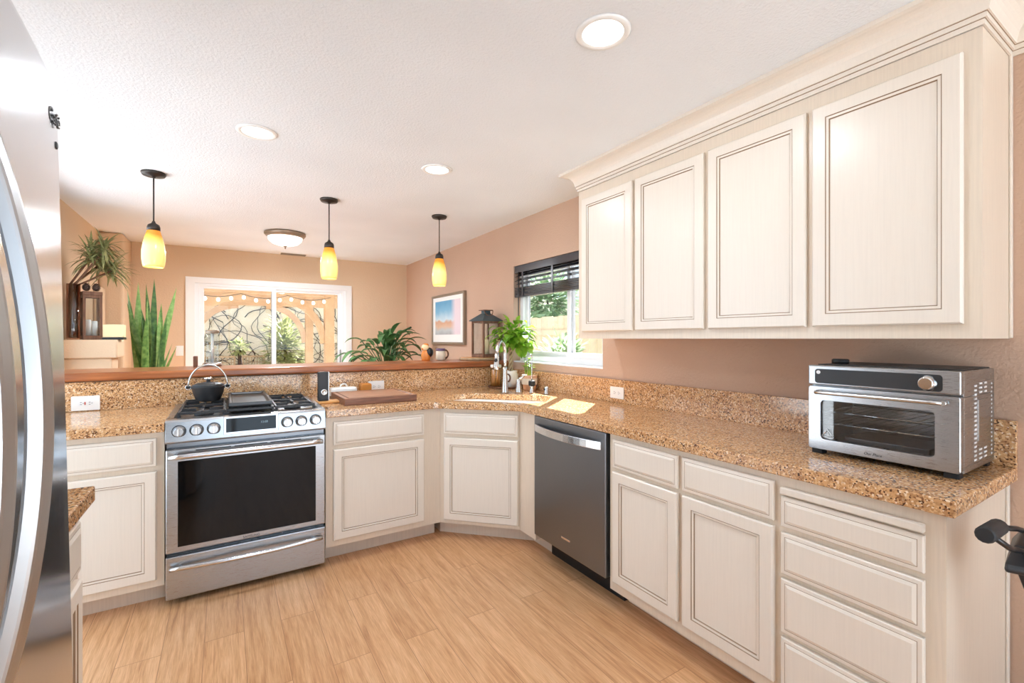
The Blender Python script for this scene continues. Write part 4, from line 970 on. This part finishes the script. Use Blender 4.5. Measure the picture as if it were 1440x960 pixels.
for i in range(64):
    a = rnd.uniform(0, 2*PI); el = rnd.uniform(0.35, 1.35); st = Vector((org[0], org[1], 0.92)); d = Vector((math.cos(a)*math.cos(el), math.sin(a)*math.cos(el), math.sin(el)))
    L = rnd.uniform(0.14, 0.44); tip = st+d*L+Vector((0, 0, 0.06))
    b.tube([st, st+d*L*0.6+Vector((0, 0, 0.05)), tip], 0.005, 6, 1)
    b.leaf(tip, (d.x, d.y, d.z*0.5), rnd.uniform(0.20, 0.30), rnd.uniform(0.065, 0.095), rnd.uniform(1.0, 2.2), 0, 7, None, 0.18, 0.3)
b.tube([(org[0]+0.02, org[1], 0.93), (org[0]+0.08, org[1], 1.25), (org[0]+0.20, org[1]-0.02, 1.43), (org[0]+0.30, org[1]-0.02, 1.475)], [0.008, 0.008, 0.011, 0.012], 8, 1)
b.build('foliage', ['leafd', 'leafd'], t)

# ------------------------------------------------------------------ lights
def area(name, loc, size, watt, parent=None, colr=(0.84, 0.92, 1.0), rot=(0, 0, 0)):
    d = bpy.data.lights.new(name, 'AREA'); d.shape = 'DISK'; d.size = size; d.energy = watt; d.color = colr
    o = bpy.data.objects.new(name, d); C.objects.link(o)
    o.location = loc; o.rotation_euler = rot
    if parent: o.parent = parent
    return o
def can(x, y, label):
    t = thing('recessed_light', label, 'ceiling light', (x, y, ZC), 'recessed ceiling lights')
    b = MB(); b.lathe([(0.070, -0.004), (0.074, -0.007), (0.088, -0.007), (0.095, -0.0005), (0.070, -0.0005)], (0, 0, 0), 32, caps=(False, False)); b.build('trim_ring', 'white', t)
    b = MB(); b.lathe([(0.070, -0.0008), (0.070, -0.003), (0.03, -0.0035)], (0, 0, 0), 28); b.build('lens', 'bulb', t)
    area('can_light', (0, 0, -0.012), 0.13, CAN_WATT, t)
    return t
can(-1.105, 1.17, 'round recessed ceiling light nearest the wall cabinets')
can(-2.065, 2.66, 'round recessed ceiling light above and in front of the range')
can(-1.09, 2.66, 'round recessed ceiling light in front of the corner sink')

def pendant():
    t = thing('pendant_lamp', 'amber glass pendant lamp hanging leftmost over the bar above the range', 'pendant lamp', (-2.585, 3.66, ZC), 'amber pendants over the bar')
    b = MB(); b.lathe([(0.064, -0.0005), (0.066, -0.006), (0.058, -0.020), (0.012, -0.026), (0.008, -0.034)], (0, 0, 0), 24); b.build('canopy', 'bronze', t)
    b = MB(); b.tube([(0, 0, -0.033), (0, 0, -0.315)], 0.0042, 8); b.build('cord', 'bronze', t)
    b = MB(); b.lathe([(0.007, -0.305), (0.012, -0.318), (0.030, -0.330), (0.035, -0.345), (0.035, -0.366)], (0, 0, 0), 22); b.build('socket_cap', 'bronze', t)
    b = MB(); pr = [(0.034, -0.3665), (0.044, -0.40), (0.056, -0.45), (0.0625, -0.50), (0.0625, -0.54), (0.058, -0.58), (0.053, -0.597)]
    b.lathe(pr+[(r-0.004, z) for r, z in pr[::-1]], (0, 0, 0), 28, caps=(False, False)); b.build('shade', 'shade', t)
    b = MB(); b.sphere((0, 0, -0.45), 0.026, 0, 12, 8, 1.2); b.build('bulb', 'tinyb', t)
    return t
p0 = pendant()
bpy.context.view_layer.update()
p1 = dup(p0, (-1.539, 3.66, ZC), 'amber glass pendant lamp hanging in the middle in front of the patio door')
p2 = dup(p0, (-0.65, 3.66, ZC), 'amber glass pendant lamp hanging nearest the right wall and the picture')
for x in (-2.585, -1.539, -0.65):
    d = bpy.data.lights.new('pendant_light', 'POINT'); d.energy = PENDANT_WATT; d.color = (1, 0.84, 0.55); d.shadow_soft_size = 0.03
    o = bpy.data.objects.new('pendant_light', d); C.objects.link(o); o.location = (x, 3.66, ZC-0.53)
org = (-1.696, 5.06, ZC); t = thing('dome_light', 'flush frosted dome ceiling light in the dining area', 'ceiling light', org)
b = MB(); b.lathe([(0.185, -0.0005), (0.188, -0.018), (0.176, -0.034), (0.158, -0.046), (0.150, -0.046)], (0, 0, 0), 36, caps=(True, False)); b.build('pan', 'bronzel', t)
b = MB(); b.lathe([(0.157, -0.0462), (0.150, -0.075), (0.118, -0.105), (0.06, -0.124), (0.012, -0.128)], (0, 0, 0), 36); b.build('bowl', 'bowl', t)
b = MB(); b.lathe([(0.004, -0.1275), (0.018, -0.130), (0.016, -0.136), (0.006, -0.142), (0.008, -0.154), (0.003, -0.160)], (0, 0, 0), 14); b.build('finial', 'bronzel', t)
area('dome_lamp', (0, 0, -0.17), 0.26, DOME_WATT, t)
org = (-1.485, 6.255, ZC); t = thing('ceiling_vent', 'white ceiling air vent near the back wall', 'vent', org)
b = MB(); b.box(-0.16, -0.075, -0.006, 0.16, 0.075, -0.0005); b.build('frame', 'white', t, bevel=0.002)
b = MB()
for i in range(9): b.box(-0.14, -0.06+i*0.014, -0.010, 0.14, -0.055+i*0.014, -0.0062)
b.build('louvres', 'bronzel', t)

# ------------------------------------------------------------------ black cart handle at the right edge
org = (-0.55, 0.20, 0); t = thing('folding_cart', 'black folding cart with a padded grip handle at the right end of the cabinets', 'cart', org)
b = MB(org); g0 = Vector((-0.818, 0.300, 0.919)); g1 = Vector((-0.645, 0.314, 0.896))
b.tube([g0, g0.lerp(g1, 0.05), g0.lerp(g1, 0.95), g1], [0.014, 0.018, 0.018, 0.014], 14); b.build('grip', 'rubber', t)
b = MB(org); b.tube([g0.lerp(g1, 0.22), (-0.70, 0.285, 0.868), (-0.60, 0.270, 0.838)], 0.0065, 10); b.build('handle_rod', 'black', t)
b = MB(org); b.tube([g0.lerp(g1, 0.86), (-0.58, 0.297, 0.882), (-0.47, 0.270, 0.845)], 0.0065, 10); b.build('handle_rod', 'black', t)
b = MB(org); b.rings([[(-0.665, 0.300, 0.798), (-0.63, 0.22, 0.798), (-0.38, 0.17, 0.798), (-0.42, 0.33, 0.798)], [(-0.672, 0.300, 0.808), (-0.635, 0.215, 0.808), (-0.37, 0.165, 0.808), (-0.415, 0.335, 0.808)], [(-0.665, 0.300, 0.818), (-0.63, 0.22, 0.818), (-0.38, 0.17, 0.818), (-0.42, 0.33, 0.818)], [(-0.60, 0.297, 0.848), (-0.57, 0.24, 0.848), (-0.42, 0.21, 0.85), (-0.45, 0.31, 0.85)]]); b.build('tray', 'iron', t, bevel=0.006, seg=3)
b = MB(org); b.rings([[(-0.61, 0.295, 0.7975), (-0.58, 0.24, 0.7975), (-0.45, 0.22, 0.7975), (-0.48, 0.31, 0.7975)], [(-0.56, 0.287, 0.725), (-0.54, 0.25, 0.725), (-0.47, 0.24, 0.725), (-0.49, 0.295, 0.725)]]); b.build('hub', 'rubber', t, bevel=0.006)
b = MB(org)
for (x, y) in ((-0.40, 0.08), (-0.36, 0.24)):
    b = MB(org); b.tube([(-0.51, 0.265, 0.735), (-0.46, (y+0.26)/2, 0.5), (x, y, 0.012)], 0.012, 10); b.build('leg', 'black', t)

# ------------------------------------------------------------------ dining room and outdoors
b = MB((0, 0, -0.2)); b.box(-14, YB+0.151, -0.3, 14, 26, -0.16); b.box(0.151, -12, -0.3, 14, YB+0.1505, -0.16); b.box(-14, -12, -0.3, 0.1505, YR-0.151, -0.16); b.box(-14, YR-0.1505, -0.3, WL-0.151, YB+0.1505, -0.16); struct(b.build('ground_patio', 'grassy'), 'pale patio ground outside')
b = MB((0, 13, 0)); b.box(-9, 12.8, -0.159, 9, 13.0, 2.75); struct(b.build('wall_garden', 'stone'), 'pale garden wall behind the patio')
b = MB((0, 12.75, 0)); rnd = random.Random(9)
for i in range(150):
    x = rnd.uniform(-4.6, 2.4); z = rnd.uniform(-0.1, 2.0); pts = [(x, 12.76, z)]; a = rnd.uniform(-0.8, 3.9); cv = rnd.uniform(-0.25, 0.25)
    for k in range(14):
        a += cv+rnd.uniform(-0.45, 0.45); x += 0.13*math.cos(a); z += 0.10*math.sin(a)+0.012; z = max(0, min(2.7, z)); pts.append((x, 12.76-0.015*(k % 2), z))
    b.tube(pts, [0.011*(1-0.6*k/14) for k in range(15)], 5)
tag(b.build('climbing_vine', 'vine'), 'bare climbing vine spread over the garden wall', 'vine')
# pergola
t = thing('pergola', 'cedar pergola with curved braces seen through the patio door', 'pergola', (-1.9, 9.4, -0.16)); org = (-1.9, 9.4, -0.16)
def post(x, y): 
    b = MB(org); b.box(x-0.075, y-0.075, -0.159, x+0.075, y+0.075, 2.25); b.build('post', 'cedar', t, bevel=0.008)
for x, y in ((-0.70, 8.3), (-0.70, 10.5), (-2.78, 8.3), (-2.78, 10.5)): post(x, y)
for y in (8.3, 10.5):
    b = MB(org); b.box(-4.0, y-0.05, 2.0 if y > 9 else 2.05, 0.0, y+0.05, 2.25); b.build('beam', 'cedar', t, bevel=0.006)
    for x0, s in ((-0.70, -1), (-2.78, 1)):
        b = MB(org); rs = []
        for i in range(11):
            a = i/10*PI/2; px = x0+s*(0.05+0.75*(1-math.cos(a))); pz = 1.28+0.78*math.sin(a)
            nx = s*math.cos(a)*0.09*-1; nz = math.sin(a)*0.09
            rs.append([(px, y-0.04, pz), (px, y+0.04, pz), (px+s*0.10*math.cos(a)*0.9, y+0.04, pz-0.10*math.sin(a)*0.9-0.03), (px+s*0.10*math.cos(a)*0.9, y-0.04, pz-0.10*math.sin(a)*0.9-0.03)])
        b.rings(rs); b.build('brace', 'cedar', t)
for i in range(12):
    b = MB(org); x = -3.9+i*0.34; b.box(x-0.025, 7.7, 2.251, x+0.025, 11.1, 2.40); b.build('rafter', 'cedar', t)
# string bulbs
first = None; rnd = random.Random(3)
tcord = MB((-2, 8.2, 2.1)); pts = []
for i in range(25): pts.append((-3.3+2.6*i/24, 8.15, 2.03-0.06*abs(math.sin(PI*i/6))))
tcord.tube(pts, 0.005, 6); tag(tcord.build('string_light_cord', 'ink'), 'thin dark string light cord along the pergola beam', 'cord')
for i in range(12):
    x = -2.62+0.165*i; z = 2.03-0.06*abs(math.sin(PI*((x+3.3)/2.6*24)/6))-0.045
    if first is None:
        first = MB((0, 0, 0)); first.sphere((0, 0, 0), 0.026, 0, 10, 6, 1.2); o = first.build('string_bulb', 'tinyb'); first = o
    else:
        o = first.copy(); C.objects.link(o)
    o.location = (x, 8.15, z); tag(o, 'small glowing globe bulb on the string light outside the patio door', 'bulb', 'string light bulbs')
def bush(name, label, c, R, n, L, W, mat, sq=1.0, seed=1, trunk=None, cat='shrub'):
    t = thing(name, label, cat, (c[0], c[1], -0.16)); org = (c[0], c[1], -0.16)
    b = MB(org); leaves_ball(b, c, R, n, L, W, 0, -1, sq, 0.5, seed, 0.1); b.build('foliage', mat, t)
    b = MB(org); b.tube([(c[0], c[1], -0.159), (c[0]+0.03, c[1], c[2]*0.6), (c[0], c[1], c[2]+R*sq*0.3)], [0.06, 0.05, 0.02], 8); b.build('trunk', 'vine', t); return t
bush('garden_shrub', 'large olive green shrub right of the patio door mullion beside the pergola post', (-1.05, 11.55, 1.05), 0.55, 1300, 0.14, 0.06, 'bush', 1.9, 2)
bush('garden_shrub', 'small leafy shrub on a thin trunk left of the patio door mullion', (-1.95, 11.6, 1.15), 0.22, 200, 0.10, 0.05, 'bush', 0.9, 8)
def lattice(x0, x1, label):
    t = thing('lattice_panel', label, 'lattice', ((x0+x1)/2, 12.2, -0.16), 'lattice panels by the garden wall'); org = ((x0+x1)/2, 12.2, -0.16)
    b = MB(org)
    for x in (x0, x1-0.04): b.box(x, 12.28, -0.159, x+0.04, 12.32, 0.95)
    b.box(x0+0.0405, 12.28, 0.91, x1-0.0405, 12.32, 0.95); b.box(x0+0.0405, 12.28, 0.3, x1-0.0405, 12.32, 0.34); b.build('frame', 'cedar', t)
    b = MB(org); n = 9
    for i in range(1, n): x = x0+(x1-x0)*i/n; b.box(x-0.008, 12.29, 0.34, x+0.008, 12.31, 0.91)
    for i in range(1, 5): z = 0.34+0.57*i/5; b.box(x0+0.04, 12.29, z-0.008, x1-0.04, 12.3, z+0.008)
    b.build('grid', 'cedar', t)
lattice(-2.75, -2.0, 'left low wooden lattice panel by the garden wall'); lattice(-1.9, -1.4, 'right low wooden lattice panel by the garden wall')
# side yard behind the sink window
t = thing('board_fence', 'pale wooden board fence outside the sink window', 'fence', (2.6, 4, -0.16)); org = (2.6, 4, -0.16)
b = MB(org); rnd = random.Random(2)
for i in range(60):
    y = -0.5+i*0.16; b.box(2.6, y, -0.159, 2.622, y+0.152, 1.72+rnd.uniform(-0.01, 0.01))
b.build('boards', 'fence', t)
b = MB(org)
for z in (0.3, 1.4): b.box(2.56, -0.5, z, 2.599, 9.0, z+0.09)
b.build('rails', 'fence', t)
bush('side_yard_shrub', 'light green shrub in front of the fence outside the sink window', (1.75, 5.0, 0.9), 0.45, 700, 0.14, 0.06, 'treel', 1.3, 6)
bush('side_yard_tree', 'hazy green tree beyond the fence outside the sink window', (4.5, 9.1, 2.2), 1.1, 1500, 0.22, 0.10, 'treel', 0.9, 7, cat='tree')
